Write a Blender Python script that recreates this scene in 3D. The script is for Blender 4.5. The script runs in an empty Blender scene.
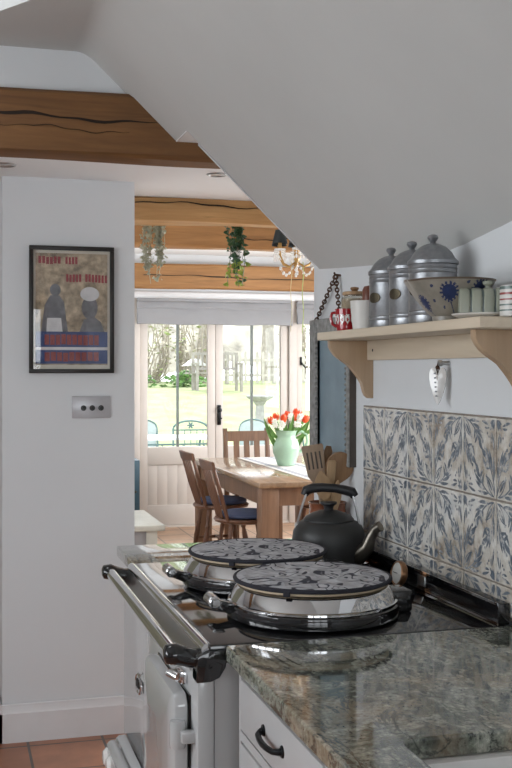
import bpy, bmesh, math, random
from math import sin, cos, pi, radians, sqrt, atan2
from mathutils import Vector, Matrix

random.seed(7)
SC = bpy.context.scene
COL = SC.collection

# ------------------------------------------------------------------ materials
def _nt(name):
    m = bpy.data.materials.new(name)
    m.use_nodes = True
    nt = m.node_tree
    return m, nt, nt.nodes['Principled BSDF']

def _coord(nt, scale=(1, 1, 1), rot=(0, 0, 0), kind='Object'):
    tc = nt.nodes.new('ShaderNodeTexCoord')
    mp = nt.nodes.new('ShaderNodeMapping')
    mp.inputs['Scale'].default_value = scale
    mp.inputs['Rotation'].default_value = rot
    nt.links.new(tc.outputs[kind], mp.inputs['Vector'])
    return mp.outputs['Vector']

def _noise(nt, vec, scale, detail=4, rough=0.55, dist=0.0):
    n = nt.nodes.new('ShaderNodeTexNoise')
    n.inputs['Scale'].default_value = scale
    n.inputs['Detail'].default_value = detail
    n.inputs['Roughness'].default_value = rough
    n.inputs['Distortion'].default_value = dist
    nt.links.new(vec, n.inputs['Vector'])
    return n.outputs['Fac']

def _ramp(nt, fac, stops):
    r = nt.nodes.new('ShaderNodeValToRGB')
    cr = r.color_ramp
    while len(cr.elements) < len(stops):
        cr.elements.new(0.5)
    for e, (p, c) in zip(cr.elements, stops):
        e.position = p
        e.color = (c[0], c[1], c[2], 1)
    nt.links.new(fac, r.inputs['Fac'])
    return r.outputs['Color']

def _mix(nt, fac, a, b, mode='MIX'):
    n = nt.nodes.new('ShaderNodeMix')
    n.data_type = 'RGBA'
    n.blend_type = mode
    for s, v in ((n.inputs[0], fac), (n.inputs[6], a), (n.inputs[7], b)):
        if isinstance(v, (int, float)):
            s.default_value = v
        elif isinstance(v, tuple):
            s.default_value = (v[0], v[1], v[2], 1)
        else:
            nt.links.new(v, s)
    return n.outputs[2]

def _bump(nt, bsdf, height, strength, dist=0.01):
    b = nt.nodes.new('ShaderNodeBump')
    b.inputs['Strength'].default_value = strength
    b.inputs['Distance'].default_value = dist
    nt.links.new(height, b.inputs['Height'])
    nt.links.new(b.outputs['Normal'], bsdf.inputs['Normal'])

def mat(name, color, rough=0.5, metal=0.0, var=0.08, vscale=8, bump=0.0, bscale=40, coat=0.0, spec=0.5):
    m, nt, b = _nt(name)
    v = _coord(nt)
    f = _noise(nt, v, vscale)
    lo = tuple(max(0, c * (1 - var)) for c in color)
    hi = tuple(min(1, c * (1 + var)) for c in color)
    nt.links.new(_ramp(nt, f, [(0.3, lo), (0.7, hi)]), b.inputs['Base Color'])
    b.inputs['Roughness'].default_value = rough
    b.inputs['Metallic'].default_value = metal
    b.inputs['Coat Weight'].default_value = coat
    b.inputs['Coat Roughness'].default_value = 0.05
    b.inputs['Specular IOR Level'].default_value = spec
    if bump:
        _bump(nt, b, _noise(nt, v, bscale, 5), bump)
    return m

def wood(name, dark, light, axis='X', rough=0.45, ring=9, knots=True, crack=0.0, coat=0.0):
    m, nt, b = _nt(name)
    sc = {'X': (0.09, 1, 1), 'Y': (1, 0.09, 1), 'Z': (1, 1, 0.09)}[axis]
    v = _coord(nt, sc)
    f1 = _noise(nt, v, ring * 4, 6, 0.6, 0.6)
    f2 = _noise(nt, v, ring, 3, 0.5, 1.5)
    c1 = _ramp(nt, f1, [(0.28, dark), (0.72, light)])
    mid = tuple((a + c) / 2 for a, c in zip(dark, light))
    c2 = _ramp(nt, f2, [(0.3, tuple(x * 0.75 for x in mid)), (0.7, light)])
    c = _mix(nt, 0.45, c1, c2)
    if crack:
        v2 = _coord(nt, {'X': (0.06, 1, 1), 'Y': (1, 0.06, 1), 'Z': (1, 1, 0.06)}[axis])
        f3 = _noise(nt, v2, 7, 3, 0.5, 0.3)
        mk = _ramp(nt, f3, [(0.4935, (0, 0, 0)), (0.499, (1, 1, 1)), (0.501, (1, 1, 1)), (0.5065, (0, 0, 0))])
        k = nt.nodes.new('ShaderNodeMath'); k.operation = 'MULTIPLY'; k.inputs[1].default_value = crack
        nt.links.new(mk, k.inputs[0])
        c = _mix(nt, k.outputs[0], c, tuple(x * 0.2 for x in dark))
    nt.links.new(c, b.inputs['Base Color'])
    b.inputs['Roughness'].default_value = rough
    b.inputs['Coat Weight'].default_value = coat
    _bump(nt, b, f1, 0.12, 0.004)
    return m

def glass_mat(name, tint=(1, 1, 1), gl=0.06):
    m = bpy.data.materials.new(name)
    m.use_nodes = True
    nt = m.node_tree
    nt.nodes.clear()
    out = nt.nodes.new('ShaderNodeOutputMaterial')
    t = nt.nodes.new('ShaderNodeBsdfTransparent'); t.inputs[0].default_value = (*tint, 1)
    g = nt.nodes.new('ShaderNodeBsdfGlossy'); g.inputs['Roughness'].default_value = 0.02
    mx = nt.nodes.new('ShaderNodeMixShader'); mx.inputs[0].default_value = gl
    nt.links.new(t.outputs[0], mx.inputs[1]); nt.links.new(g.outputs[0], mx.inputs[2])
    nt.links.new(mx.outputs[0], out.inputs['Surface'])
    return m

def granite():
    m, nt, b = _nt('granite')
    v = _coord(nt, (1.0, 0.7, 1), (0, 0, 0.5))
    w = _noise(nt, v, 5.5, 7, 0.68, 0.9)
    c = _ramp(nt, w, [(0.32, (0.040, 0.046, 0.040)), (0.43, (0.15, 0.165, 0.14)), (0.51, (0.33, 0.335, 0.295)),
                      (0.57, (0.17, 0.185, 0.16)), (0.70, (0.55, 0.52, 0.44))])
    f = _noise(nt, _coord(nt), 85, 4, 0.75)
    c = _mix(nt, 0.8, c, _ramp(nt, f, [(0.38, (0.02, 0.02, 0.02)), (0.46, (0.38, 0.39, 0.38)), (0.60, (0.58, 0.58, 0.55)), (0.70, (1, 1, 0.95))]), 'OVERLAY')
    t = _noise(nt, v, 3.1, 4, 0.55, 0.6)
    k = _ramp(nt, t, [(0.53, (0, 0, 0)), (0.70, (0.6, 0.6, 0.6))])
    c = _mix(nt, k, c, (0.42, 0.31, 0.20))
    vv = _noise(nt, _coord(nt, (1.6, 0.45, 1), (0, 0, 0.55)), 3.0, 6, 0.65, 1.6)
    vein = _ramp(nt, vv, [(0.478, (0, 0, 0)), (0.50, (0.8, 0.8, 0.8)), (0.522, (0, 0, 0))])
    c = _mix(nt, vein, c, (0.022, 0.027, 0.025))
    nt.links.new(c, b.inputs['Base Color'])
    b.inputs['Roughness'].default_value = 0.07
    b.inputs['Coat Weight'].default_value = 0.55
    b.inputs['Coat Roughness'].default_value = 0.03
    return m

def terracotta(name='terracotta_tiles', c1=(0.30, 0.125, 0.07), c2=(0.37, 0.18, 0.11)):
    m, nt, b = _nt(name)
    v = _coord(nt)
    br = nt.nodes.new('ShaderNodeTexBrick')
    br.offset = 0.0
    br.inputs['Scale'].default_value = 1.0
    br.inputs['Brick Width'].default_value = 0.30
    br.inputs['Row Height'].default_value = 0.30
    br.inputs['Mortar Size'].default_value = 0.006
    br.inputs['Mortar Smooth'].default_value = 0.2
    br.inputs['Color1'].default_value = (*c1, 1)
    br.inputs['Color2'].default_value = (*c2, 1)
    br.inputs['Mortar'].default_value = (0.09, 0.08, 0.075, 1)
    nt.links.new(v, br.inputs['Vector'])
    f = _noise(nt, v, 6, 5, 0.6)
    c = _mix(nt, 0.5, br.outputs['Color'], _ramp(nt, f, [(0.3, (0.32, 0.28, 0.26)), (0.7, (0.75, 0.68, 0.62))]), 'OVERLAY')
    nt.links.new(c, b.inputs['Base Color'])
    b.inputs['Roughness'].default_value = 0.38
    inv = nt.nodes.new('ShaderNodeMath'); inv.operation = 'SUBTRACT'; inv.inputs[0].default_value = 1
    nt.links.new(br.outputs['Fac'], inv.inputs[1])
    _bump(nt, b, inv.outputs[0], 0.4, 0.004)
    return m

def quilt():
    m, nt, b = _nt('quilted_print')
    v = _coord(nt)
    n = _noise(nt, v, 11, 1, 0.35, 0.8)
    mu = nt.nodes.new('ShaderNodeMath'); mu.operation = 'MULTIPLY'; mu.inputs[1].default_value = 6.2
    fr = nt.nodes.new('ShaderNodeMath'); fr.operation = 'FRACT'
    nt.links.new(n, mu.inputs[0]); nt.links.new(mu.outputs[0], fr.inputs[0])
    lines = _ramp(nt, fr.outputs[0], [(0.10, (0, 0, 0)), (0.17, (1, 1, 1)), (0.32, (1, 1, 1)), (0.40, (0, 0, 0))])
    gr = _ramp(nt, _noise(nt, v, 30, 4), [(0.3, (0.36, 0.36, 0.39)), (0.7, (0.58, 0.58, 0.60))])
    c = _mix(nt, lines, gr, (0.045, 0.045, 0.06))
    nt.links.new(c, b.inputs['Base Color'])
    b.inputs['Roughness'].default_value = 0.9
    vo = nt.nodes.new('ShaderNodeTexVoronoi'); vo.inputs['Scale'].default_value = 26
    nt.links.new(v, vo.inputs['Vector'])
    _bump(nt, b, vo.outputs['Distance'], 0.7, 0.012)
    return m

def worn_paint():
    m, nt, b = _nt('worn_blue_glaze')
    v = _coord(nt)
    f = _noise(nt, v, 38, 5, 0.7)
    c = _ramp(nt, f, [(0.36, (0.085, 0.11, 0.14)), (0.52, (0.17, 0.20, 0.235)), (0.62, (0.47, 0.46, 0.44))])
    nt.links.new(c, b.inputs['Base Color'])
    b.inputs['Roughness'].default_value = 0.3
    return m

def tile_base():
    m, nt, b = _nt('aged_cream_glaze')
    v = _coord(nt)
    f = _noise(nt, v, 9, 6, 0.65)
    c = _ramp(nt, f, [(0.30, (0.30, 0.25, 0.20)), (0.42, (0.52, 0.475, 0.41)), (0.56, (0.68, 0.66, 0.615)), (0.75, (0.52, 0.54, 0.55))])
    nt.links.new(c, b.inputs['Base Color'])
    b.inputs['Roughness'].default_value = 0.22
    _bump(nt, b, _noise(nt, v, 22, 3), 0.25, 0.004)
    return m

M = {}
M['wall'] = mat('white_plaster_wall', (0.70, 0.72, 0.735), 0.85, var=0.015, vscale=3, bump=0.05, bscale=18)
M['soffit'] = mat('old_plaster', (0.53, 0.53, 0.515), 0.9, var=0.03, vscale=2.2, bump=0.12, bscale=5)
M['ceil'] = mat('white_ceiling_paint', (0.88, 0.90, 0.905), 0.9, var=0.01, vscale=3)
M['trim'] = mat('white_gloss_paint', (0.74, 0.74, 0.75), 0.4, var=0.02)
M['doorpaint'] = mat('warm_white_door_paint', (0.63, 0.575, 0.525), 0.5, var=0.02)
M['bar_backlit'] = mat('backlit_grey_bar', (0.17, 0.19, 0.18), 0.6)  # backlit shade of the glazing bars put into their colour
M['olive'] = mat('olive_door_paint', (0.30, 0.29, 0.2), 0.5)
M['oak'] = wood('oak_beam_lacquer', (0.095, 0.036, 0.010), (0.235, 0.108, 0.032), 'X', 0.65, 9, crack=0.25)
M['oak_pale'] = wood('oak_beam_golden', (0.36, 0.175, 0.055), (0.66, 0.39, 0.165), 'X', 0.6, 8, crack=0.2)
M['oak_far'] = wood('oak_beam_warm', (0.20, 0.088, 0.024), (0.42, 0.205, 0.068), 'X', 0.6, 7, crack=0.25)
M['pine'] = wood('pale_pine', (0.56, 0.46, 0.335), (0.70, 0.60, 0.465), 'Y', 0.55, 8)
M['pine_z'] = wood('pale_pine_bracket', (0.40, 0.27, 0.165), (0.52, 0.37, 0.24), 'Z', 0.5, 9)
M['table'] = wood('worn_pine_tabletop', (0.17, 0.10, 0.055), (0.38, 0.25, 0.145), 'Y', 0.2, 8, coat=0.3)
M['tableleg'] = wood('worn_pine_leg', (0.12, 0.062, 0.032), (0.30, 0.17, 0.10), 'Z', 0.4, 10)
M['chair'] = wood('dark_elm_chair', (0.07, 0.032, 0.018), (0.20, 0.095, 0.055), 'Z', 0.35, 10)
M['chairdark'] = wood('dark_oak_chair', (0.07, 0.035, 0.018), (0.19, 0.095, 0.05), 'Z', 0.35, 10)
M['utensil'] = wood('utensil_beech', (0.33, 0.20, 0.105), (0.50, 0.34, 0.19), 'Z', 0.6, 14)
M['utensil_dark'] = wood('utensil_olivewood', (0.16, 0.082, 0.035), (0.32, 0.18, 0.085), 'Z', 0.5, 14)
M['utensil_grey'] = wood('utensil_weathered', (0.22, 0.15, 0.10), (0.38, 0.27, 0.18), 'Z', 0.6, 14)
M['granite'] = granite()
M['floor'] = terracotta()
M['floor_pale'] = terracotta('pale_clay_tiles', (0.40, 0.26, 0.17), (0.46, 0.31, 0.21))
M['black'] = mat('black_enamel', (0.008, 0.008, 0.009), 0.07, var=0.1, coat=0.6)
M['cream'] = mat('pale_grey_enamel', (0.47, 0.475, 0.475), 0.12, var=0.02, coat=0.8)
M['chrome'] = mat('polished_chrome', (0.74, 0.74, 0.75), 0.06, 1.0, var=0.02)
M['steel'] = mat('brushed_steel', (0.50, 0.50, 0.50), 0.28, 1.0, var=0.05)
M['zinc'] = mat('galvanised_zinc', (0.31, 0.32, 0.335), 0.36, 0.85, var=0.18, vscale=35)
M['brass'] = mat('aged_brass_plate', (0.085, 0.07, 0.045), 0.45, 0.8, var=0.2, vscale=60)
M['kettle'] = mat('anodised_black_kettle', (0.040, 0.041, 0.041), 0.45, 0.3, var=0.1)
M['gunmetal'] = mat('bronzed_spout_metal', (0.20, 0.18, 0.15), 0.3, 0.85, var=0.2, vscale=30)
M['blackplastic'] = mat('black_handle', (0.018, 0.018, 0.02), 0.42)
M['cabinet'] = mat('pale_grey_cabinet_paint', (0.47, 0.465, 0.465), 0.45, var=0.02)
M['iron'] = mat('black_iron', (0.015, 0.016, 0.018), 0.35, 0.6)
M['mill_brown'] = mat('red_brown_mill_wood', (0.17, 0.055, 0.03), 0.4)
M['rust'] = mat('rusty_chain_iron', (0.10, 0.055, 0.035), 0.6, 0.6, var=0.4, vscale=90)
M['quilt'] = quilt()
M['binding'] = mat('black_binding', (0.02, 0.02, 0.028), 0.9)
M['felt'] = mat('cream_felt', (0.52, 0.42, 0.30), 0.95)
M['tile'] = tile_base()
M['tilepaint'] = worn_paint()
M['grout'] = mat('grey_brown_grout', (0.24, 0.21, 0.18), 0.9, var=0.2, vscale=40)
M['white_ceramic'] = mat('white_glazed_ceramic', (0.78, 0.77, 0.75), 0.12, var=0.01, coat=0.5)
M['offwhite_ceramic'] = mat('off_white_ceramic', (0.66, 0.645, 0.61), 0.4, var=0.02)
M['red_ceramic'] = mat('red_glazed_ceramic', (0.33, 0.012, 0.018), 0.15, var=0.05, coat=0.5)
M['stoneware'] = mat('grey_stoneware', (0.26, 0.24, 0.20), 0.3, var=0.14, vscale=40)
M['stone_blue'] = mat('cobalt_brushwork', (0.022, 0.035, 0.10), 0.3, var=0.3, vscale=60)
M['stone_brown'] = mat('brown_rim_glaze', (0.13, 0.095, 0.07), 0.3, var=0.2)
M['sage'] = mat('sage_celadon_glaze', (0.34, 0.36, 0.29), 0.25, var=0.06)
M['sage_edge'] = mat('dark_sage_edge', (0.11, 0.14, 0.13), 0.3)
M['stripe_red'] = mat('red_stripe_glaze', (0.30, 0.07, 0.065), 0.25)
M['stripe_green'] = mat('green_stripe_glaze', (0.13, 0.18, 0.165), 0.25)
M['jug'] = mat('celadon_jug_glaze', (0.36, 0.54, 0.39), 0.18, var=0.08, coat=0.5)
M['tulip'] = mat('orange_red_petal', (0.80, 0.095, 0.02), 0.5, var=0.25, vscale=30)
M['petal_white'] = mat('white_petal', (0.85, 0.84, 0.76), 0.6)
M['leaf'] = mat('fresh_leaf', (0.11, 0.24, 0.05), 0.5, var=0.35, vscale=25)
M['leaf_dark'] = mat('dark_ivy_leaf', (0.035, 0.10, 0.04), 0.5, var=0.35, vscale=25)
M['leaf_lime'] = mat('lime_ivy_leaf', (0.30, 0.40, 0.06), 0.5, var=0.3, vscale=25)
M['leaf_silver'] = mat('silvery_leaf', (0.42, 0.43, 0.33), 0.6, var=0.35, vscale=25)
M['cushion'] = mat('navy_cushion_cloth', (0.065, 0.085, 0.16), 0.95, var=0.15, bump=0.2, bscale=60)
M['runner'] = mat('pale_linen_runner', (0.62, 0.60, 0.57), 0.9)
M['runner_stripe'] = mat('blue_runner_stripe', (0.16, 0.18, 0.26), 0.9)
M['blind'] = mat('grey_white_linen', (0.29, 0.29, 0.30), 0.9, var=0.03, bump=0.1, bscale=30)
M['bench_top'] = mat('pale_painted_top', (0.47, 0.47, 0.42), 0.45)
M['bench_side'] = mat('grey_painted_side', (0.27, 0.27, 0.28), 0.6)
M['teal'] = mat('slate_blue_paint', (0.035, 0.085, 0.12), 0.5)
M['boardblue'] = mat('dusty_blue_board', (0.18, 0.255, 0.30), 0.55, var=0.14, vscale=9)
M['frame_grey'] = mat('weathered_grey_frame', (0.25, 0.25, 0.24), 0.75, var=0.35, vscale=45, bump=0.6, bscale=60)
M['frame_dark'] = mat('dark_wood_edge', (0.07, 0.055, 0.045), 0.6)
M['crack_dark'] = mat('dark_split_wood', (0.018, 0.010, 0.006), 0.9)
M['frame_black'] = mat('black_picture_frame', (0.018, 0.015, 0.013), 0.35)
M['paper'] = mat('aged_poster_paper', (0.37, 0.295, 0.205), 0.8, var=0.6, vscale=34)
M['poster_border'] = mat('poster_border_paper', (0.62, 0.58, 0.50), 0.8)
M['poster_red'] = mat('poster_red_ink', (0.27, 0.03, 0.04), 0.8, var=0.2, vscale=50)
M['poster_blue'] = mat('poster_blue_ink', (0.045, 0.075, 0.20), 0.8, var=0.15, vscale=30)
M['poster_rust'] = mat('poster_rust_ink', (0.25, 0.055, 0.05), 0.8, var=0.2, vscale=40)
M['poster_grey'] = mat('poster_grey_ink', (0.15, 0.15, 0.165), 0.8, var=0.4, vscale=30)
M['poster_pale'] = mat('poster_pale_ink', (0.62, 0.62, 0.63), 0.8, var=0.1, vscale=30)
M['plate_metal'] = mat('switch_plate_grey', (0.52, 0.52, 0.54), 0.3, 0.3)
M['copper'] = mat('copper_case', (0.32, 0.17, 0.09), 0.3, 0.85)
M['dial'] = mat('glare_pale_dial', (0.60, 0.60, 0.57), 0.4)  # pale tone puts the glare on the dial into its colour
M['gold'] = mat('gilt_metal', (0.52, 0.32, 0.12), 0.35, 0.8)
M['shade'] = mat('charcoal_lamp_shade', (0.028, 0.033, 0.035), 0.9)
M['crystal'] = mat('clear_crystal', (0.86, 0.86, 0.85), 0.05, var=0.02, coat=1.0)
M['ribbon_cream'] = mat('cream_ribbon', (0.55, 0.47, 0.25), 0.8)
M['ribbon_green'] = mat('green_ribbon', (0.38, 0.45, 0.15), 0.8)
M['glass'] = glass_mat('window_glass', (1, 1, 1), 0.04)
M['poster_glass'] = glass_mat('picture_glass', (1, 1, 1), 0.05)
M['jar_glass'] = glass_mat('jar_glass', (0.82, 0.80, 0.74), 0.10)
M['jar_fill'] = mat('pale_jar_contents', (0.47, 0.41, 0.33), 0.8, var=0.2, vscale=40)
M['terrace'] = mat('pale_paving', (0.55, 0.53, 0.48), 0.9, var=0.12, vscale=3)
M['grass'] = mat('spring_grass', (0.33, 0.38, 0.19), 0.95, var=0.25, vscale=2.5, bump=0.5, bscale=30)
M['bank'] = mat('dry_brush_bank', (0.50, 0.47, 0.39), 0.95, var=0.5, vscale=1.6, bump=0.8, bscale=6)
M['twig'] = mat('pale_twig_bark', (0.34, 0.30, 0.24), 0.9, var=0.3)
M['trunk'] = mat('grey_tree_bark', (0.36, 0.33, 0.28), 0.9, var=0.3)
M['hedge_leaf'] = mat('hedge_spring_leaf', (0.30, 0.36, 0.15), 0.8, var=0.4, vscale=6)
M['hedge_pale'] = mat('hedge_dry_leaf', (0.52, 0.47, 0.38), 0.8, var=0.35, vscale=6)
M['weathered'] = mat('weathered_teak', (0.30, 0.28, 0.25), 0.85, var=0.2)
M['fence'] = mat('weathered_fence_wood', (0.48, 0.45, 0.40), 0.9, var=0.2)
M['stone'] = mat('grey_cast_stone', (0.33, 0.33, 0.32), 0.9, var=0.2, vscale=20)
M['patio_metal'] = mat('verdigris_metal', (0.10, 0.17, 0.165), 0.5, 0.2)
M['patio_mesh'] = mat('pale_green_metal_mesh', (0.40, 0.47, 0.46), 0.6, 0.1)
M['white_paint'] = mat('white_outdoor_paint', (0.80, 0.82, 0.83), 0.5)
M['exterior'] = mat('exterior_render', (0.6, 0.58, 0.54), 0.9)

# ------------------------------------------------------------------ mesh building
class MB:
    """collects shapes; build() links them as ONE mesh object"""
    def __init__(self):
        self.bm = bmesh.new()
    def _faces(self, vs, fs, mi, tf=None):
        bv = [self.bm.verts.new((tf @ Vector(v)) if tf is not None else v) for v in vs]
        out = []
        for f in fs:
            try:
                fc = self.bm.faces.new([bv[i] for i in f])
                fc.material_index = mi
                out.append(fc)
            except ValueError:
                pass
        return bv, out
    def box(self, x0, x1, y0, y1, z0, z1, bev=0.0, mi=0, tf=None, seg=2):
        vs = [(x, y, z) for x in (x0, x1) for y in (y0, y1) for z in (z0, z1)]
        fs = [(0, 1, 3, 2), (4, 6, 7, 5), (0, 4, 5, 1), (2, 3, 7, 6), (0, 2, 6, 4), (1, 5, 7, 3)]
        bv, fc = self._faces(vs, fs, mi, tf)
        if bev > 0:
            es = list({e for f in fc for e in f.edges})
            r = bmesh.ops.bevel(self.bm, geom=es, offset=bev, segments=seg, affect='EDGES', profile=0.5)
            for f in r['faces']:
                f.material_index = mi
        return self
    def lathe(self, prof, seg=32, tf=None, mi=0, cap=True, mask=None):
        """prof: list of (r, z)"""
        n = len(prof)
        vs = [(r * cos(2 * pi * k / seg), r * sin(2 * pi * k / seg), z) for r, z in prof for k in range(seg)]
        bv = [self.bm.verts.new((tf @ Vector(v)) if tf is not None else v) for v in vs]
        for i in range(n - 1):
            for k in range(seg):
                a, b = i * seg + k, i * seg + (k + 1) % seg
                try:
                    f = self.bm.faces.new((bv[a], bv[b], bv[b + seg], bv[a + seg]))
                except ValueError:
                    continue
                f.material_index = mi
                if mask:
                    th = 2 * pi * (k + 0.5) / seg
                    f.material_index = mask(th, (prof[i][1] + prof[i + 1][1]) / 2, i)
        if cap:
            for i, rev in ((0, True), (n - 1, False)):
                if prof[i][0] > 1e-6:
                    ring = [bv[i * seg + k] for k in range(seg)]
                    f = self.bm.faces.new(ring[::-1] if rev else ring)
                    f.material_index = mi if not mask else mask(0, prof[i][1], min(i, n - 2))
        return self
    def tube(self, pts, rad, seg=10, mi=0, closed=False, flat=1.0):
        pts = [Vector(p) for p in pts]
        n = len(pts)
        rs = rad if isinstance(rad, (list, tuple)) else [rad] * n
        rings = []
        up = None
        for i, p in enumerate(pts):
            if closed:
                d = pts[(i + 1) % n] - pts[i - 1]
            else:
                d = pts[min(i + 1, n - 1)] - pts[max(i - 1, 0)]
            d.normalize()
            if up is None:
                up = Vector((0, 0, 1)) if abs(d.z) < 0.9 else Vector((1, 0, 0))
            s = d.cross(up)
            if s.length < 1e-5:
                s = d.cross(Vector((0, 1, 0)))
            s.normalize()
            u = s.cross(d).normalized()
            up = u
            rings.append([self.bm.verts.new(p + s * (rs[i] * cos(2 * pi * k / seg)) + u * (rs[i] * flat * sin(2 * pi * k / seg))) for k in range(seg)])
        m = n if closed else n - 1
        for i in range(m):
            a, b = rings[i], rings[(i + 1) % n]
            for k in range(seg):
                f = self.bm.faces.new((a[k], a[(k + 1) % seg], b[(k + 1) % seg], b[k]))
                f.material_index = mi
        if not closed:
            f = self.bm.faces.new(rings[0][::-1]); f.material_index = mi
            f = self.bm.faces.new(rings[-1]); f.material_index = mi
        return self
    def prism(self, poly, axis, a0, a1, mi=0, tf=None, bev=0.0):
        """poly: 2-D outline; axis x -> (y,z), y -> (x,z), z -> (x,y)"""
        def P(p, a):
            return {'x': (a, p[0], p[1]), 'y': (p[0], a, p[1]), 'z': (p[0], p[1], a)}[axis]
        n = len(poly)
        vs = [P(p, a0) for p in poly] + [P(p, a1) for p in poly]
        fs = [tuple(range(n))[::-1], tuple(range(n, 2 * n))] + [(i, (i + 1) % n, n + (i + 1) % n, n + i) for i in range(n)]
        bv, fc = self._faces(vs, fs, mi, tf)
        if bev:
            es = [e for e in {e for f in fc[:2] for e in f.edges}]
            r = bmesh.ops.bevel(self.bm, geom=es, offset=bev, segments=2, affect='EDGES', profile=0.5)
            for f in r['faces']:
                f.material_index = mi
        return self
    def poly(self, pts, mi=0):
        f = self.bm.faces.new([self.bm.verts.new(p) for p in pts])
        f.material_index = mi
        return self
    def ball(self, c, r, mi=0, seg=14, sc=(1, 1, 1)):
        n = seg // 2
        prof = [(max(1e-7, r * sin(pi * i / n)), -r * cos(pi * i / n)) for i in range(n + 1)]
        self.lathe(prof, seg, Matrix.Translation(c) @ Matrix.Diagonal((*sc, 1)), mi, cap=False)
        return self
    def build(self, name, mats, parent=None, loc=None, angle=35, smooth=True, normals=True, weld=True):
        if weld:
            bmesh.ops.remove_doubles(self.bm, verts=self.bm.verts, dist=1e-6)
        if normals:
            bmesh.ops.recalc_face_normals(self.bm, faces=self.bm.faces)
        me = bpy.data.meshes.new(name)
        self.bm.to_mesh(me)
        self.bm.free()
        if not isinstance(mats, (list, tuple)):
            mats = [mats]
        for m in mats:
            me.materials.append(M[m] if isinstance(m, str) else m)
        if smooth:
            for p in me.polygons:
                p.use_smooth = True
            me.set_sharp_from_angle(angle=radians(angle))
        o = bpy.data.objects.new(name, me)
        COL.objects.link(o)
        if parent is not None:
            o.parent = parent
        if loc is not None:
            o.location = loc
        return o

def tag(o, label, cat, group=None):
    o['label'] = label; o['category'] = cat
    if group:
        o['group'] = group
    return o

def thing(name, label, cat, loc=(0, 0, 0), rz=0.0, group=None):
    o = bpy.data.objects.new(name, None)
    o.empty_display_size = 0.05
    COL.objects.link(o)
    o.location = loc
    o.rotation_euler = (0, 0, rz)
    return tag(o, label, cat, group)

def dup(root, loc, rz, label, group=None):
    r = root.copy(); COL.objects.link(r)
    r.location = loc; r.rotation_euler = (0, 0, rz); r['label'] = label
    if group:
        r['group'] = group
    for ch in list(root.children):
        c = ch.copy(); COL.objects.link(c); c.parent = r
        for g in list(ch.children):
            d = g.copy(); COL.objects.link(d); d.parent = c
    return r

def struct(o, kind='structure'):
    o['kind'] = kind
    return o

def sbox(name, m, *b, bev=0.0):
    return struct(MB().box(*b, bev=bev).build(name, m))

def align(p, q):
    """matrix taking +Z, length 1, to the segment p->q"""
    p, q = Vector(p), Vector(q)
    d = q - p
    rot = d.to_track_quat('Z', 'Y').to_matrix().to_4x4()
    return Matrix.Translation(p) @ rot, d.length

def T(x, y, z):
    return Matrix.Translation((x, y, z))

H = 1.51          # eye height

# ------------------------------------------------------------------ camera
cam_d = bpy.data.cameras.new('camera')
cam = bpy.data.objects.new('camera', cam_d)
COL.objects.link(cam)
cam_d.sensor_fit = 'HORIZONTAL'
cam_d.sensor_width = 36
cam_d.lens = 36 * 1100 / 512
cam_d.shift_y = -14 / 512
cam_d.clip_start = 0.05
cam.location = (0, 0, H)
cam.rotation_euler = (radians(90), 0, -radians(15.5))
SC.camera = cam

# ------------------------------------------------------------------ room shell
sbox('floor', 'floor', -2.2, 4.4, -2.0, 4.99, -0.1, 0.0)
sbox('floor_dining', 'floor_pale', -2.2, 4.4, 4.99, 10.6, -0.1, 0.0)
# kitchen right wall and the return beyond it
sbox('wall_right', 'wall', 1.28, 1.42, -2.0, 3.82, 0, 2.7)
sbox('wall_dining_near', 'wall', 1.42, 4.4, 3.70, 3.82, 0, 2.7)
# kitchen back wall with a window opening
b = MB()
b.box(-2.2, -1.2, -2.0, -1.88, 0, 2.7).box(0.9, 1.28, -2.0, -1.88, 0, 2.7).box(-1.2, 0.9, -2.0, -1.88, 0, 0.95).box(-1.2, 0.9, -2.0, -1.88, 2.2, 2.7)
struct(b.build('wall_back', 'wall'))
# kitchen left wall with a big window
b = MB()
WY0, WY1 = 0.9, 3.3
b.box(-2.2, -2.05, -2.0, WY0, 0, 2.7).box(-2.2, -2.05, WY1, 5.0, 0, 2.7).box(-2.2, -2.05, WY0, WY1, 0, 0.95).box(-2.2, -2.05, WY0, WY1, 2.2, 2.7)
struct(b.build('wall_left', 'wall'))
def casement(name, axis, a, u0, u1, z0, z1, n):
    root = MB()
    def bx(mb, ua, ub, za, zb, t=0.03):
        if axis == 'x':
            mb.box(a - t, a + t, ua, ub, za, zb)
        else:
            mb.box(ua, ub, a - t, a + t, za, zb)
    w = 0.09
    bx(root, u0, u1, z0, z0 + w); bx(root, u0, u1, z1 - w, z1)
    for i in range(n + 1):
        c = u0 + (u1 - u0) * i / n
        bx(root, max(u0, c - w / 2), min(u1, c + w / 2), z0 + w, z1 - w)
    zm = z0 + (z1 - z0) * 0.5
    for i in range(n):
        ua = u0 + (u1 - u0) * i / n + w / 2
        ub = u0 + (u1 - u0) * (i + 1) / n - w / 2
        bx(root, ua, ub, zm - 0.012, zm + 0.012, 0.015)
    f = struct(root.build(name, 'frame_dark'))
    g = MB(); bx(g, u0 + 0.03, u1 - 0.03, z0 + 0.03, z1 - 0.03, 0.003)
    g.build('glass', 'glass', f)
    return f
casement('window_1', 'x', -2.12, WY0, WY1, 0.95, 2.2, 4)
casement('window_2', 'y', -1.94, -1.2, 0.9, 0.95, 2.2, 3)

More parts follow.
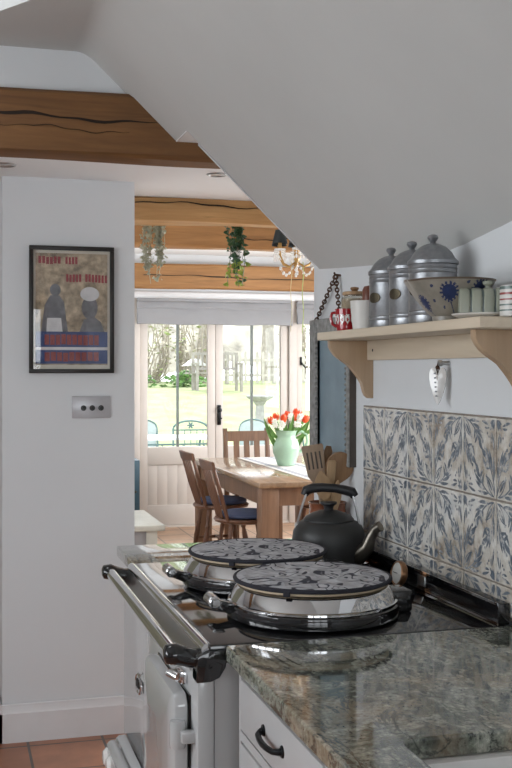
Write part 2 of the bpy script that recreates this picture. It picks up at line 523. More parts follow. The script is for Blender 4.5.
# pillar wall and the doorway recess beside it
sbox('wall_pillar', 'wall', 0.20, 0.74, 4.57, 4.99, 0, 2.30)
sbox('wall_recess', 'wall', -2.05, 0.20, 4.99, 5.09, 0, 2.7)
b = MB()
b.box(-0.72, 0.12, 4.955, 4.985, 0.005, 2.03)
for z0, z1 in ((0.2, 0.85), (1.0, 1.85)):
    for x0 in (-0.6, -0.22):
        b.box(x0, x0 + 0.26, 4.945, 4.957, z0, z1, bev=0.006)
d1 = struct(b.build('door_1', 'olive'))
b = MB(); b.box(0.12, 0.20, 4.94, 4.99, 0, 2.11).box(-0.80, -0.72, 4.94, 4.99, 0, 2.11).box(-0.72, 0.12, 4.94, 4.99, 2.03, 2.11)
b.build('casing', 'olive', d1)
MB().ball((-0.65, 4.92, 1.0), 0.025).box(-0.655, -0.645, 4.92, 4.96, 0.995, 1.005).build('door_knob', 'brass', d1)
# dining room shell
sbox('wall_dining_left', 'wall', 0.62, 0.74, 4.99, 10.4, 0, 2.7)
b = MB()
RY0, RY1 = 5.6, 9.3
b.box(4.28, 4.4, 3.82, RY0, 0, 2.7).box(4.28, 4.4, RY1, 10.6, 0, 2.7).box(4.28, 4.4, RY0, RY1, 0, 0.9).box(4.28, 4.4, RY0, RY1, 2.2, 2.7)
struct(b.build('wall_dining_right', 'wall'))
casement('window_3_added', 'x', 4.34, RY0, RY1, 0.9, 2.2, 4)  # unseen side window, added to light the dining room
FY = 10.4
b = MB()
b.box(0.62, 1.70, FY, FY + 0.2, 0, 2.7)                # left of the doors
b.box(1.70, 3.29, FY, FY + 0.2, 2.22, 2.7)             # over the doors
b.box(3.29, 4.28, FY, FY + 0.2, 2.22, 2.7)
b.box(3.29, 4.28, FY, FY + 0.2, 0, 0.62)
struct(b.build('wall_far', 'wall'))
sbox('trim_1', 'trim', 1.66, 4.25, FY - 0.03, FY, 2.19, 2.26, bev=0.006)
# ceilings
b = MB()
out = [(-2.2, -2.0), (0.47, -2.0), (0.47, 3.99), (-2.2, 3.99)]
dx, dy = 0.076, -0.115
L = sqrt(dx * dx + dy * dy); ux, uy = dx / L, dy / L
nx, ny = uy, -ux            # towards the camera / left
nx, ny = (-abs(uy), -abs(ux))
A = (0.165 - ux * 0.35, 3.58 - uy * 0.35)
B_ = (0.241 + ux * 0.10, 3.465 + uy * 0.10)
inn = [A, B_, (B_[0] + nx * 0.75, B_[1] + ny * 0.75), (A[0] + nx * 0.75, A[1] + ny * 0.75)]
bmv = [b.bm.verts.new((x, y, 2.656)) for x, y in out]
bmi = [b.bm.verts.new((x, y, 2.656)) for x, y in inn]
es = [b.bm.edges.new((bmv[i], bmv[(i + 1) % 4])) for i in range(4)] + [b.bm.edges.new((bmi[i], bmi[(i + 1) % 4])) for i in range(4)]
bmesh.ops.triangle_fill(b.bm, edges=es, use_beauty=True)
for i in range(4):
    j = (i + 1) % 4
    b.poly([(*inn[i], 2.656), (*inn[j], 2.656), (*inn[j], 2.95), (*inn[i], 2.95)])
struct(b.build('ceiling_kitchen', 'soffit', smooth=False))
b = MB()
for i in range(4):
    j = (i + 1) % 4
    a_, c_ = Vector((*inn[i], 2.955)), Vector((*inn[j], 2.955))
    b.tube([a_, c_], 0.03, 6)
rl = struct(b.build('window_4', 'trim'))
MB().poly([(x, y, 2.965) for x, y in inn]).build('glass', 'glass', rl)
sbox('ceiling_lower', 'ceil', -2.05, 4.28, 4.06, 5.0, 2.296, 2.4)
sbox('ceiling_dining', 'ceil', 0.62, 4.4, 4.95, 10.6, 2.62, 2.75)
sbox('wall_over_beam', 'wall', -2.05, 1.28, 3.985, 4.09, 2.47, 2.75)
sbox('wall_over_header', 'wall', -2.05, 4.28, 5.0, 5.10, 2.296, 2.75)
# roof: closes the space over the sloped ceiling
b = MB()
b.box(0.34, 1.42, -2.0, 4.09, 2.75, 2.85).box(-2.2, 4.4, 4.09, 5.0, 2.75, 2.85).box(1.28, 4.4, 3.70, 4.09, 2.75, 2.85)
struct(b.build('ceiling_roof_deck', 'exterior'))

# sloped plaster ceiling, rounded into the flat one
def soff_z0(Y):
    pts = [(-2.0, 0.40), (2.0, 0.40), (2.35, 0.352), (2.67, 0.314), (3.15, 0.322), (3.5, 0.345), (3.80, 0.368), (4.2, 0.37)]
    for (a, za), (c, zc) in zip(pts, pts[1:]):
        if a <= Y <= c:
            t = (Y - a) / (c - a)
            t = t * t * (3 - 2 * t) if False else t
            return za + (zc - za) * t
    return 0.37
def soff_prof():
    """(X, z-H) from the wall up to the flat ceiling"""
    pts = []
    for i in range(10):
        X = 1.30 - (1.30 - 0.795) * i / 9
        pts.append((X, 1.596 - 0.961 * X))
    for i in range(1, 6):
        X = 0.795 - (0.795 - 0.51) * i / 5
        pts.append((X, 1.596 - 0.961 * X))
    # arc into the ceiling at z = 1.146
    p0 = Vector((0.51, 1.596 - 0.961 * 0.51)); pc = Vector((0.468, 1.146)); p1 = Vector((0.43, 1.146))
    for i in range(1, 11):
        t = i / 10
        q = p0 * (1 - t) ** 2 + pc * 2 * t * (1 - t) + p1 * t * t
        pts.append((q.x, q.y))
    return pts
b = MB()
prof = soff_prof()
Ys = [-2.0, 0.5, 1.5] + [2.0 + 0.1 * i for i in range(18)] + [3.76]
def soff_pt(X, z, Y, k):
    w = max(0.0, 1 - k / 8)
    return (X, Y, H + z + (soff_z0(Y) - 0.367) * w * w)
grid = [[b.bm.verts.new(soff_pt(X, z, Y, k)) for k, (X, z) in enumerate(prof)] for Y in Ys]
for i in range(len(Ys) - 1):
    for k in range(len(prof) - 1):
        b.bm.faces.new((grid[i][k], grid[i][k + 1], grid[i + 1][k + 1], grid[i + 1][k]))
# the upper part carries on to the beam face; k index where X <= 0.80
k0 = min(range(len(prof)), key=lambda k: abs(prof[k][0] - 0.795))
ext = [b.bm.verts.new((X, 3.985, H + z)) for X, z in prof[k0:]]
for n_, k in enumerate(range(k0, len(prof) - 1)):
    b.bm.faces.new((grid[-1][k], grid[-1][k + 1], ext[n_ + 1], ext[n_]))
zl = prof[k0][1] + H
xl = prof[k0][0]
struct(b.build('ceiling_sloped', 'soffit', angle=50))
sbox('ceiling_ledge', 'ceil', xl - 0.004, xl + 0.13, 3.765, 3.985, zl + 0.001, zl + 0.02)  # whiter than the slope: light on its underside put into the paint
# gable closing the space over the slope on the dining side
b = MB()
b.prism([(1.30, H + 0.36), (xl + 0.05, H + 1.596 - 0.961 * (xl + 0.05) + 0.012), (xl + 0.05, 2.75), (1.30, 2.75)], 'y', 3.80, 3.815)
struct(b.build('wall_gable', 'wall'))

# beams -------------------------------------------------------------
def rough_beam(name, m, x0, x1, y0, y1, z0, z1, label, amp=0.006, seed=1, sag=0.0, cracks=()):
    rnd = random.Random(seed)
    b = MB()
    n = 36
    rings = []
    ph = [rnd.uniform(0, 6) for _ in range(8)]
    bv = 0.014
    base = [(y0 + bv, z0), (y1 - bv, z0), (y1, z0 + bv), (y1, z1 - bv), (y1 - bv, z1), (y0 + bv, z1), (y0, z1 - bv), (y0, z0 + bv)]
    for i in range(n + 1):
        t = i / n
        x = x0 + (x1 - x0) * t
        ring = []
        for k, (y, z) in enumerate(base):
            wv = amp * (sin(t * 9 + ph[k % 8]) + 0.6 * sin(t * 23 + ph[(k + 3) % 8]))
            ring.append(b.bm.verts.new((x, y + wv * 0.6, z + wv + sag * 4 * t * (1 - t))))
        rings.append(ring)
    for i in range(n):
        for k in range(8):
            b.bm.faces.new((rings[i][k], rings[i][(k + 1) % 8], rings[i + 1][(k + 1) % 8], rings[i + 1][k]))
    b.bm.faces.new(rings[0][::-1]); b.bm.faces.new(rings[-1])
    o = b.build(name, m, angle=40)
    tag(o, label, 'beam')
    # a drying crack along the face
    for xa, xb, fa, fb, wd in cracks:
        b = MB(); n = 26; up_, lo_ = [], []
        for i in range(n + 1):
            t = i / n
            x = xa + (xb - xa) * t
            z = z0 + (z1 - z0) * (fa + (fb - fa) * t) + 0.006 * sin(t * 11 + seed) + 0.003 * sin(t * 31)
            w_ = wd * (0.15 + 0.85 * sin(pi * min(1, 0.15 + t * 0.85)) ** 0.6) * (0.7 + 0.3 * sin(t * 17 + 1))
            up_.append((x, y0 - amp * 0.7, z + w_)); lo_.append((x, y0 - amp * 0.7, z - w_))
        ring_ = up_ + lo_[::-1]
        b.prism([(p[0], p[2]) for p in ring_], 'y', y0 - amp * 0.9 - 0.0006, y0 + 0.02)
        b.build('crack', 'crack_dark', o)
    return o
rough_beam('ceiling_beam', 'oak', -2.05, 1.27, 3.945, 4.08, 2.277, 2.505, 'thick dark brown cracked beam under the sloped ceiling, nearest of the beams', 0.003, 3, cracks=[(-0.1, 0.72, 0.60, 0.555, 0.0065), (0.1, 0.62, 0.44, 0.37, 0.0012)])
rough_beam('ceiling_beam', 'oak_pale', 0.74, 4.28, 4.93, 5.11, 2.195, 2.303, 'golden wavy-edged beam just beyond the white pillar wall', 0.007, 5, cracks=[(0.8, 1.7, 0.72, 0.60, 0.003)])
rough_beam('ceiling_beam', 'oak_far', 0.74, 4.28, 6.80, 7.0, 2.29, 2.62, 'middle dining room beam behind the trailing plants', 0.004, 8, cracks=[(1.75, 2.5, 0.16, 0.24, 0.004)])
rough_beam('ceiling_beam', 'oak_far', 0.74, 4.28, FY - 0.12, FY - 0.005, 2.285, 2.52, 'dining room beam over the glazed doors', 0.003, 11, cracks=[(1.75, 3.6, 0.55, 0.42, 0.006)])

# baseboards
b = MB()
bp = [(0, 0), (0, 0.135), (-0.006, 0.145), (-0.006, 0.155), (-0.012, 0.152), (-0.013, 0.125), (-0.018, 0.118), (-0.018, 0)]
b.prism([(4.57 + y, z) for y, z in bp], 'x', 0.182, 0.758)
b.prism([(0.20 + x, z) for x, z in bp], 'y', 4.552, 4.93)
b.prism([(0.74 - x, z) for x, z in bp], 'y', 4.552, 4.99)
struct(b.build('baseboard_pillar', 'trim'))
b = MB()
b.box(0.74, 1.68, FY - 0.018, FY, 0, 0.13)
struct(b.build('baseboard_far', 'trim'))

# downlights
def downlight(x, y, label):
    t = thing('downlight', label, 'ceiling light', (x, y, 2.296))
    MB().lathe([(0.030, -0.001), (0.034, -0.006), (0.040, -0.005), (0.043, 0.0)], 28, cap=False).build('bezel', 'steel', t)
    MB().lathe([(0.0001, -0.0005), (0.031, -0.0015)], 24, cap=False).build('lens', 'white_ceramic', t)
downlight(0.20, 4.31, 'round recessed downlight above the framed print, below the dark beam')
downlight(1.03, 4.30, 'round recessed downlight beside the edge of the sloped ceiling')

# ------------------------------------------------------------------ far doors and windows
def door_leaf(name, x0, x1, handed):
    z0, z1 = 0.02, 2.19
    y0, y1 = FY + 0.02, FY + 0.065
    st = 0.075
    gz0 = 0.77
    b = MB()
    b.box(x0, x0 + st, y0, y1, z0, z1, 0.004).box(x1 - st, x1, y0, y1, z0, z1, 0.004)
    b.box(x0 + st, x1 - st, y0, y1, z1 - 0.08, z1, 0.004)
    b.box(x0 + st, x1 - st, y0, y1, gz0 - 0.17, gz0, 0.004)
    b.box(x0 + st, x1 - st, y0, y1, z0, z0 + 0.19, 0.004)
    n = 6
    for i in range(n):
        a = x0 + st + (x1 - x0 - 2 * st) * i / n
        c = x0 + st + (x1 - x0 - 2 * st) * (i + 1) / n
        b.box(a, c, y0 + 0.015, y1 - 0.01, z0 + 0.18, gz0 - 0.16, 0.004)
    o = struct(b.build(name, 'doorpaint'))
    xm = (x0 + x1) / 2
    MB().box(xm - 0.011, xm + 0.011, y0 + 0.008, y1 - 0.008, gz0, z1 - 0.08).build('glazing_bar', 'bar_backlit', o)
    MB().box(x0 + st - 0.005, x1 - st + 0.005, y0 + 0.018, y0 + 0.024, gz0 - 0.005, z1 - 0.075).build('glass', 'glass', o)
    return o
door_leaf('door_2', 1.74, 2.478, 1)
dr = door_leaf('door_3', 2.482, 3.22, -1)
# black latch on the meeting stile
b = MB()
b.box(2.495, 2.535, FY + 0.005, FY + 0.02, 0.975, 1.17, 0.006)
b.lathe([(0.02, 0), (0.026, 0.012), (0.02, 0.03), (0.0001, 0.034)], 18, T(2.515, FY + 0.006, 1.12) @ Matrix.Rotation(pi / 2, 4, 'X'))
b.tube([(2.515, FY - 0.02, 1.02), (2.515, FY - 0.02, 1.04), (2.535, FY - 0.02, 1.04)], 0.009, 8)
b.box(2.508, 2.522, FY - 0.02, FY + 0.01, 1.01, 1.03)
b.build('door_handle', 'iron', dr)
b = MB()
b.box(1.67, 1.735, FY - 0.012, FY + 0.09, 0, 2.20, 0.004).box(3.225, 3.30, FY - 0.012, FY + 0.09, 0, 2.20, 0.004).box(1.735, 3.225, FY - 0.01, FY + 0.09, 2.192, 2.23)
b.box(1.735, 3.225, FY, FY + 0.09, 0.0, 0.018)
struct(b.build('trim_door_frame', 'doorpaint'))
# side window
b = MB()
b.box(3.302, 3.36, FY + 0.0, FY + 0.08, 0.62, 2.2, 0.003).box(4.2, 4.275, FY, FY + 0.08, 0.62, 2.2).box(3.36, 4.2, FY, FY + 0.08, 2.12, 2.2).box(3.36, 4.2, FY, FY + 0.08, 0.62, 0.70)
w5 = struct(b.build('window_5', 'doorpaint'))
MB().box(3.355, 4.205, FY + 0.03, FY + 0.036, 0.69, 2.13).build('glass', 'glass', w5)
MB().box(3.30, 4.27, FY - 0.1, FY, 0.58, 0.62, 0.006).build('window_sill', 'trim', w5)
b = MB(); b.box(3.335, 3.355, FY - 0.012, FY, 1.56, 1.64, 0.003).tube([(3.345, FY - 0.015, 1.59), (3.36, FY - 0.03, 1.56), (3.39, FY - 0.03, 1.53)], 0.008, 8)
b.build('window_latch', 'iron', w5)
# roman blinds
def blind(name, x0, x1, z0, z1, label):
    t = thing(name, label, 'blind', ((x0 + x1) / 2, FY - 0.03, z1))
    w = (x1 - x0) / 2
    h = z0 - z1
    b = MB()
    n = 24
    outl = [(-0.012, 0), (-0.03, h * 0.25), (-0.018, h * 0.33), (-0.045, h * 0.6), (-0.05, h * 0.98), (-0.03, h), (-0.01, h * 0.96), (-0.004, 0)]
    rings = []
    for i in range(n + 1):
        x = -w + 2 * w * i / n
        rings.append([b.bm.verts.new((x, y + 0.004 * sin(i * 0.9 + k), z + 0.004 * sin(i * 0.7))) for k, (y, z) in enumerate(outl)])
    for i in range(n):
        for k in range(8):
            b.bm.faces.new((rings[i][k], rings[i][(k + 1) % 8], rings[i + 1][(k + 1) % 8], rings[i + 1][k]))
    b.bm.faces.new(rings[0][::-1]); b.bm.faces.new(rings[-1])
    b.build('cloth', 'blind', t)
    MB().box(-w, w, -0.035, 0.0, 0.0, 0.028, 0.004).build('headrail', 'blind', t)
blind('roman_blind', 1.70, 3.235, 1.945, 2.165, 'wide pale grey folded blind above the glazed double doors')
blind('roman_blind', 3.29, 4.2, 1.96, 2.165, 'narrower pale grey blind above the side window, beside the sloped ceiling')

# ------------------------------------------------------------------ outdoors
b = MB()
b.box(-8, 22, 10.6, 15.0, -0.12, -0.02)
struct(b.build('terrace', 'terrace'))
def ground_z(Y):
    if Y < 15:
        return -0.02
    if Y < 24:
        return -0.02 + (Y - 15) * 0.117
    return 1.033 + (Y - 24) * 0.03
b = MB()
ys = [15 + 0.5 * i for i in range(31)]
xs = [-8 + 1.0 * i for i in range(36)]
g = [[b.bm.verts.new((x, y, ground_z(y) + 0.02 * sin(x * 1.7 + y * 1.3))) for x in xs] for y in ys]
for i in range(len(ys) - 1):
    for k in range(len(xs) - 1):
        b.bm.faces.new((g[i][k], g[i][k + 1], g[i + 1][k + 1], g[i + 1][k]))
struct(b.build('lawn', 'grass'))
b = MB()
ys = [30 + 0.5 * i for i in range(20)]
g = [[b.bm.verts.new((x, y + 0.6 * sin(x * 0.9), 1.1 + (y - 29.6) * 0.75 + 0.35 * sin(x * 1.3 + y) + 0.3 * random.random())) for x in xs] for y in ys]
for i in range(len(ys) - 1):
    for k in range(len(xs) - 1):
        b.bm.faces.new((g[i][k], g[i][k + 1], g[i + 1][k + 1], g[i + 1][k]))
struct(b.build('garden_bank', 'bank'))

def twiggy_shrub(x, y, h, r, seed, label, green=0.4, leafn=420):
    rnd = random.Random(seed)
    t = thing('garden_shrub', label, 'shrub', (x, y, ground_z(y)), group=None)
    b = MB()
    tips = []
    for i in range(60):
        a = rnd.uniform(0, 2 * pi)
        p = Vector((0.15 * cos(a), 0.15 * sin(a), -0.05))
        pts = [p.copy()]
        d = Vector((cos(a) * rnd.uniform(0.2, 0.9), sin(a) * rnd.uniform(0.2, 0.9), 1.0)).normalized()
        n = 6
        for s in range(n):
            d = (d + Vector((rnd.uniform(-.35, .35), rnd.uniform(-.35, .35), rnd.uniform(-.2, .1)))).normalized()
            p = p + d * (h / n) * rnd.uniform(0.8, 1.2)
            p.x = max(-r, min(r, p.x)); p.y = max(-r, min(r, p.y))
            pts.append(p.copy()); tips.append(p.copy())
        b.tube(pts, [0.016 * (1 - s / (n + 1)) + 0.005 for s in range(n + 1)], 5)
    b.build('branches', 'twig', t)
    b = MB()
    for i in range(leafn):
        c = rnd.choice(tips) + Vector((rnd.gauss(0, 0.07), rnd.gauss(0, 0.07), rnd.gauss(0, 0.1)))
        s = rnd.uniform(0.04, 0.09)
        R = Matrix.Rotation(rnd.uniform(0, 6), 3, 'Z') @ Matrix.Rotation(rnd.uniform(0, 3), 3, 'X')
        mi = 0 if rnd.random() < green else 1
        b.poly([c + R @ Vector(v) for v in ((-s, 0, 0), (0, -s * 0.5, s * .15), (s, 0, 0), (0, s * 0.5, s * .15))], mi)
    b.build('foliage', ['hedge_leaf', 'hedge_pale'], t, smooth=False, normals=False, weld=False)
shr = [(3.6, 28.6, 2.3, 0.45, 'leftmost twiggy bare shrub on the bank seen through the left door', .3),
       (4.95, 28.3, 2.2, 0.45, 'twiggy bare shrub on the bank, left of the bird table in the left door', .3),
       (6.3, 28.55, 2.5, 0.45, 'tall twiggy shrub on the bank behind the bird table and garden bench', .35),
       (9.9, 29.5, 2.4, 0.7, 'twiggy shrub behind the picket fence in the side window', .5)]
for i, (x, y, h, r, lb, gr) in enumerate(shr):
    twiggy_shrub(x, y, h, r, 40 + i, lb, gr)
for i, (x, y, lb) in enumerate([(4.2, 26.4, 'low green clump at the foot of the bank, left of the glazing bar'), (5.5, 26.4, 'low green clump at the foot of the bank beside the bird table')]):
    rnd = random.Random(90 + i)
    t = thing('leafy_clump', lb, 'plant', (x, y, ground_z(y)))
    b = MB()
    for k in range(240):
        a = rnd.uniform(0, 2 * pi); rr = rnd.uniform(0, 0.45); z = rnd.uniform(0, 0.42 - rr * 0.5)
        c = Vector((rr * cos(a) * 1.3, rr * sin(a), z)); s = rnd.uniform(0.05, 0.1)
        R = Matrix.Rotation(rnd.uniform(0, 6), 3, 'Z') @ Matrix.Rotation(rnd.uniform(0, 3), 3, 'X')
        b.poly([c + R @ Vector(v) for v in ((-s, 0, 0), (0, -s * 0.5, s * .15), (s, 0, 0), (0, s * 0.5, s * .15))])
    b.build('leaves', 'leaf', t, smooth=False, normals=False, weld=False)
    b = MB()
    for k in range(9):
        a = rnd.uniform(0, 6.28)
        b.tube([(0, 0, -0.03), (0.15 * cos(a), 0.15 * sin(a), 0.2), (0.3 * cos(a), 0.3 * sin(a), 0.3)], 0.01, 5)
    b.build('stems', 'leaf', t)
def tree(x, y, h, r, seed, label):
    rnd = random.Random(seed)
    zb = ground_z(y) if y < 30 else 1.1 + (y - 29.6) * 0.75
    t = thing('bare_tree', label, 'tree', (x, y, zb))
    MB().tube([(0, 0, -0.4), (0.05, 0, h * 0.3), (-0.06, 0.05, h * 0.6), (0.04, 0, h)], [r * 1.25, r, r * 0.8, r * 0.45], 10).build('trunk', 'trunk', t)
    b = MB()
    for i in range(14):
        z = h * rnd.uniform(0.25, 0.95); a = rnd.uniform(0, 6.28)
        p = Vector((0, 0, z)); pts = [p.copy()]
        for s in range(4):
            p = p + Vector((cos(a), sin(a), 0.5)).normalized() * 0.24 + Vector((rnd.gauss(0, .08), rnd.gauss(0, .08), rnd.gauss(0, .08)))
            pts.append(p.copy())
        b.tube(pts, [r * .4, r * .3, r * .22, r * .15, r * .08], 6)
    b.build('branches', 'trunk', t)
tree(6.9, 30.4, 5, 0.17, 3, 'pale bare tree behind the garden bench, left of the picket fence')
tree(8.6, 29.9, 5, 0.16, 4, 'pale bare tree behind the middle of the picket fence')
tree(5.0, 30.3, 5, 0.13, 5, 'pale bare tree on the bank seen through the left door')
# picket fence
t = thing('picket_fence', 'weathered picket fence across the back of the lawn', 'fence', (7.0, 28.0, ground_z(28)))
for i in range(26):
    x = i * 0.16
    MB().prism([(x - 0.035, 0.02), (x + 0.035, 0.02), (x + 0.035, 0.80), (x, 0.86), (x - 0.035, 0.80)], 'y', -0.012, 0.012).build('picket', 'fence', t)
for z in (0.22, 0.62):
    MB().box(-0.1, 4.15, 0.012, 0.045, z - 0.035, z + 0.035).build('rail', 'fence', t)
for x in (0, 1.3, 2.6, 4.0):
    MB().box(x - 0.05, x + 0.05, 0.045, 0.14, -0.2, 0.85).build('post', 'fence', t)
# garden bench
t = thing('garden_bench', 'weathered slatted wooden bench on the lawn before the picket fence', 'bench', (5.32, 24.0, ground_z(24) + 0.0), rz=0.0)
for x in (-0.02, 1.0):
    MB().box(x - 0.03, x + 0.03, -0.02, 0.04, -0.03, 0.64).build('leg', 'weathered', t)
    MB().box(x - 0.03, x + 0.03, 0.44, 0.50, -0.03, 0.88).build('leg', 'weathered', t)
    MB().box(x - 0.035, x + 0.035, -0.05, 0.48, 0.60, 0.64).build('armrest', 'weathered', t)
b = MB()
for k in range(5):
    b.box(-0.05, 1.03, 0.0 + k * 0.09, 0.07 + k * 0.09, 0.40, 0.425)
b.build('seat', 'weathered', t)
b = MB()
b.box(0.01, 0.97, 0.445, 0.48, 0.82, 0.88).box(0.01, 0.97, 0.445, 0.48, 0.48, 0.53)
for k in range(9):
    b.box(0.08 + k * 0.1, 0.12 + k * 0.1, 0.455, 0.47, 0.52, 0.83)
b.build('backrest', 'weathered', t)
# bird bath
t = thing('bird_bath', 'grey stone bird bath on the lawn behind the tulips', 'bird bath', (5.20, 18.5, ground_z(18.5)))
MB().lathe([(0.17, -0.02), (0.17, 0.06), (0.10, 0.12), (0.075, 0.2), (0.085, 0.35), (0.07, 0.5), (0.12, 0.57)], 24).build('pedestal', 'stone', t)
MB().lathe([(0.10, 0.57), (0.22, 0.63), (0.245, 0.66), (0.235, 0.675), (0.16, 0.64), (0.0001, 0.62)], 28, cap=False).build('basin', 'stone', t)
# bird table
t = thing('bird_table', 'white roofed bird table on a post before the twiggy bank', 'bird table', (5.42, 24.8, ground_z(24.8) - 0.02), rz=0.1)
MB().box(-0.03, 0.03, -0.03, 0.03, -0.03, 0.38).build('post', 'weathered', t)
b = MB().box(-0.2, 0.2, -0.16, 0.16, 0.38, 0.42)
for sx in (-0.18, 0.16):
    for sy in (-0.14, 0.12):
        b.box(sx, sx + 0.02, sy, sy + 0.02, 0.42, 0.58)
b.build('tray', 'weathered', t)
MB().prism([(-0.25, 0.57), (0.25, 0.57), (0.03, 0.73), (-0.03, 0.73)], 'y', -0.2, 0.2).build('roof', 'white_paint', t)
# patio set
t = thing('patio_table', 'white topped metal table on the terrace outside the left door', 'table', (2.62, 13.0, -0.02))
MB().box(-0.52, 0.42, -0.35, 0.35, 0.71, 0.735, 0.008).build('tabletop', 'white_paint', t)
for sx in (-0.45, 0.35):
    for sy in (-0.28, 0.28):
        MB().tube([(sx, sy, 0.71), (sx * 0.9, sy * .9, 0.4), (sx, sy, 0.0)], 0.014, 8).build('leg', 'patio_metal', t)
b = MB().tube([(-0.5, -0.34, 0.66), (0.4, -0.34, 0.66)], 0.011, 6)
for k in range(4):
    x = -0.4 + k * 0.25
    b.tube([(x - 0.1, -0.34, 0.655), (x - 0.05, -0.34, 0.57), (x + 0.05, -0.34, 0.57), (x + 0.1, -0.34, 0.655)], 0.008, 6)
b.build('scroll_apron', 'patio_metal', t)
def patio_chair(label, loc, rz, style):
    t = thing('patio_chair', label, 'chair', loc, rz)
    w = 0.23
    seat = MB().box(-w, w, -0.22, 0.22, 0.43, 0.445, 0.004); seat.build('seat', 'patio_mesh', t)
    for sx in (-w, w):
        MB().tube([(sx, -0.2, 0.43), (sx * 1.08, -0.24, 0.0)], 0.013, 8).build('leg', 'patio_metal', t)
        MB().tube([(sx, 0.2, 0.43), (sx * 1.08, 0.26, 0.0)], 0.013, 8).build('leg', 'patio_metal', t)
    arch = [(-w, 0.22, 0.43), (-w, 0.27, 0.74)] + [(-w * cos(a), 0.285, 0.76 + 0.11 * sin(a)) for a in [pi * i / 10 for i in range(11)]] + [(w, 0.27, 0.74), (w, 0.22, 0.43)]
    MB().tube(arch, 0.013, 8).build('back_frame', 'patio_metal', t)
    b = MB()
    if style == 'mesh':
        pts = [(-w * 0.96, 0.44), (w * 0.96, 0.44), (w * 0.96, 0.75)] + [(w * 0.93 * cos(a), 0.76 + 0.095 * sin(a)) for a in [pi * i / 8 for i in range(9)]] + [(-w * 0.96, 0.75)]
        b.prism([(x, z) for x, z in pts], 'y', 0.262, 0.268)
        b.build('back_panel', 'patio_mesh', t)
    else:
        b.tube([(-w, 0.27, 0.75), (w, 0.27, 0.75)], 0.01, 6)
        for k in range(5):
            x = -0.16 + k * 0.08
            b.tube([(x, 0.25, 0.45), (x, 0.27, 0.75)], 0.006, 6)
        for k in range(6):
            a = k * pi / 3
            b.tube([(0, 0.285, 0.81), (0.045 * cos(a), 0.285, 0.81 + 0.045 * sin(a))], 0.011, 6)
        b.build('back_rosette', 'patio_metal', t)
patio_chair('pale mesh-backed patio chair behind the left end of the terrace table', (2.48, 14.3, -0.02), 0.15, 'mesh')
patio_chair('patio chair with a rosette in its back, behind the right of the terrace table', (2.98, 13.75, -0.02), -0.1, 'rosette')
patio_chair('pale mesh patio chair seen through the right door beside the glazing bar', (3.68, 14.0, -0.02), -0.9, 'mesh')
patio_chair('pale mesh patio chair seen behind the tulips in the side window', (4.75, 14.2, -0.02), 0.9, 'mesh')

# ------------------------------------------------------------------ kitchen units
HZ = 0.91
# worktop, near run with sink cut-out
def slab(outline, z0, z1, bev=0.006):
    b = MB()
    b.prism(outline, 'z', z0, z1, bev=bev)
    return b
b = MB()
oc = [(0.577, 0.2), (1.279, 0.2), (1.279, 2.328), (0.577, 2.328)]
cx0, cx1, cy0, cy1 = 0.70, 1.20, 0.75, 1.655
def rounded(x0, x1, y0, y1, r, n=5):
    pts = []
    for cx, cy, a0 in ((x1 - r, y1 - r, 0), (x0 + r, y1 - r, pi / 2), (x0 + r, y0 + r, pi), (x1 - r, y0 + r, 1.5 * pi)):
        for i in range(n + 1):
            a = a0 + (pi / 2) * i / n
            pts.append((cx + r * cos(a), cy + r * sin(a)))
    return pts
inner = rounded(cx0, cx1, cy0, cy1, 0.03)
def holed_slab(b, oc, inner, z0, z1):
    for z in (z0, z1):
        vo = [b.bm.verts.new((x, y, z)) for x, y in oc]
        vi = [b.bm.verts.new((x, y, z)) for x, y in inner]
        es = [b.bm.edges.new((vo[i], vo[(i + 1) % len(vo)])) for i in range(len(vo))]
        es += [b.bm.edges.new((vi[i], vi[(i + 1) % len(vi)])) for i in range(len(vi))]
        bmesh.ops.triangle_fill(b.bm, edges=es, use_beauty=True)
    for lst in (oc, inner):
        for i in range(len(lst)):
            j = (i + 1) % len(lst)
            b.poly([(*lst[i], z0), (*lst[j], z0), (*lst[j], z1), (*lst[i], z1)])
holed_slab(b, oc, inner, HZ - 0.036, HZ)
b.bm.verts.ensure_lookup_table()
wk = b.build('worktop', 'granite', smooth=False)
bv = wk.modifiers.new('bevel', 'BEVEL'); bv.width = 0.005; bv.segments = 3; bv.limit_method = 'ANGLE'; bv.angle_limit = radians(50)
tag(wk, 'polished grey-green granite worktop with sink cut-out, nearest of the two', 'worktop')
b = MB().box(0.545, 1.279, 3.396, 3.745, HZ - 0.036, HZ, 0.005)
tag(b.build('worktop', 'granite'), 'small granite worktop beyond the range cooker, under the utensil pot', 'worktop')
# sink
t = thing('kitchen_sink', 'white ceramic sink set below the granite cut-out', 'sink', (0.955, 1.19, 0.62))
b = MB()
sx0, sx1, sy0, sy1 = -0.265, 0.275, -0.47, 0.475
b.box(sx0, sx1, sy0, sy1, 0.0, 0.03).box(sx0, sx0 + 0.028, sy0, sy1, 0.03, 0.253).box(sx1 - 0.028, sx1, sy0, sy1, 0.03, 0.253).box(sx0 + 0.028, sx1 - 0.028, sy0, sy0 + 0.028, 0.03, 0.253).box(sx0 + 0.028, sx1 - 0.028, sy1 - 0.028, sy1, 0.03, 0.253)
b.build('basin', 'white_ceramic', t)
MB().lathe([(0.0001, 0.035), (0.03, 0.034), (0.042, 0.031), (0.042, 0.029)], 24, cap=False).build('drain', 'steel', t)

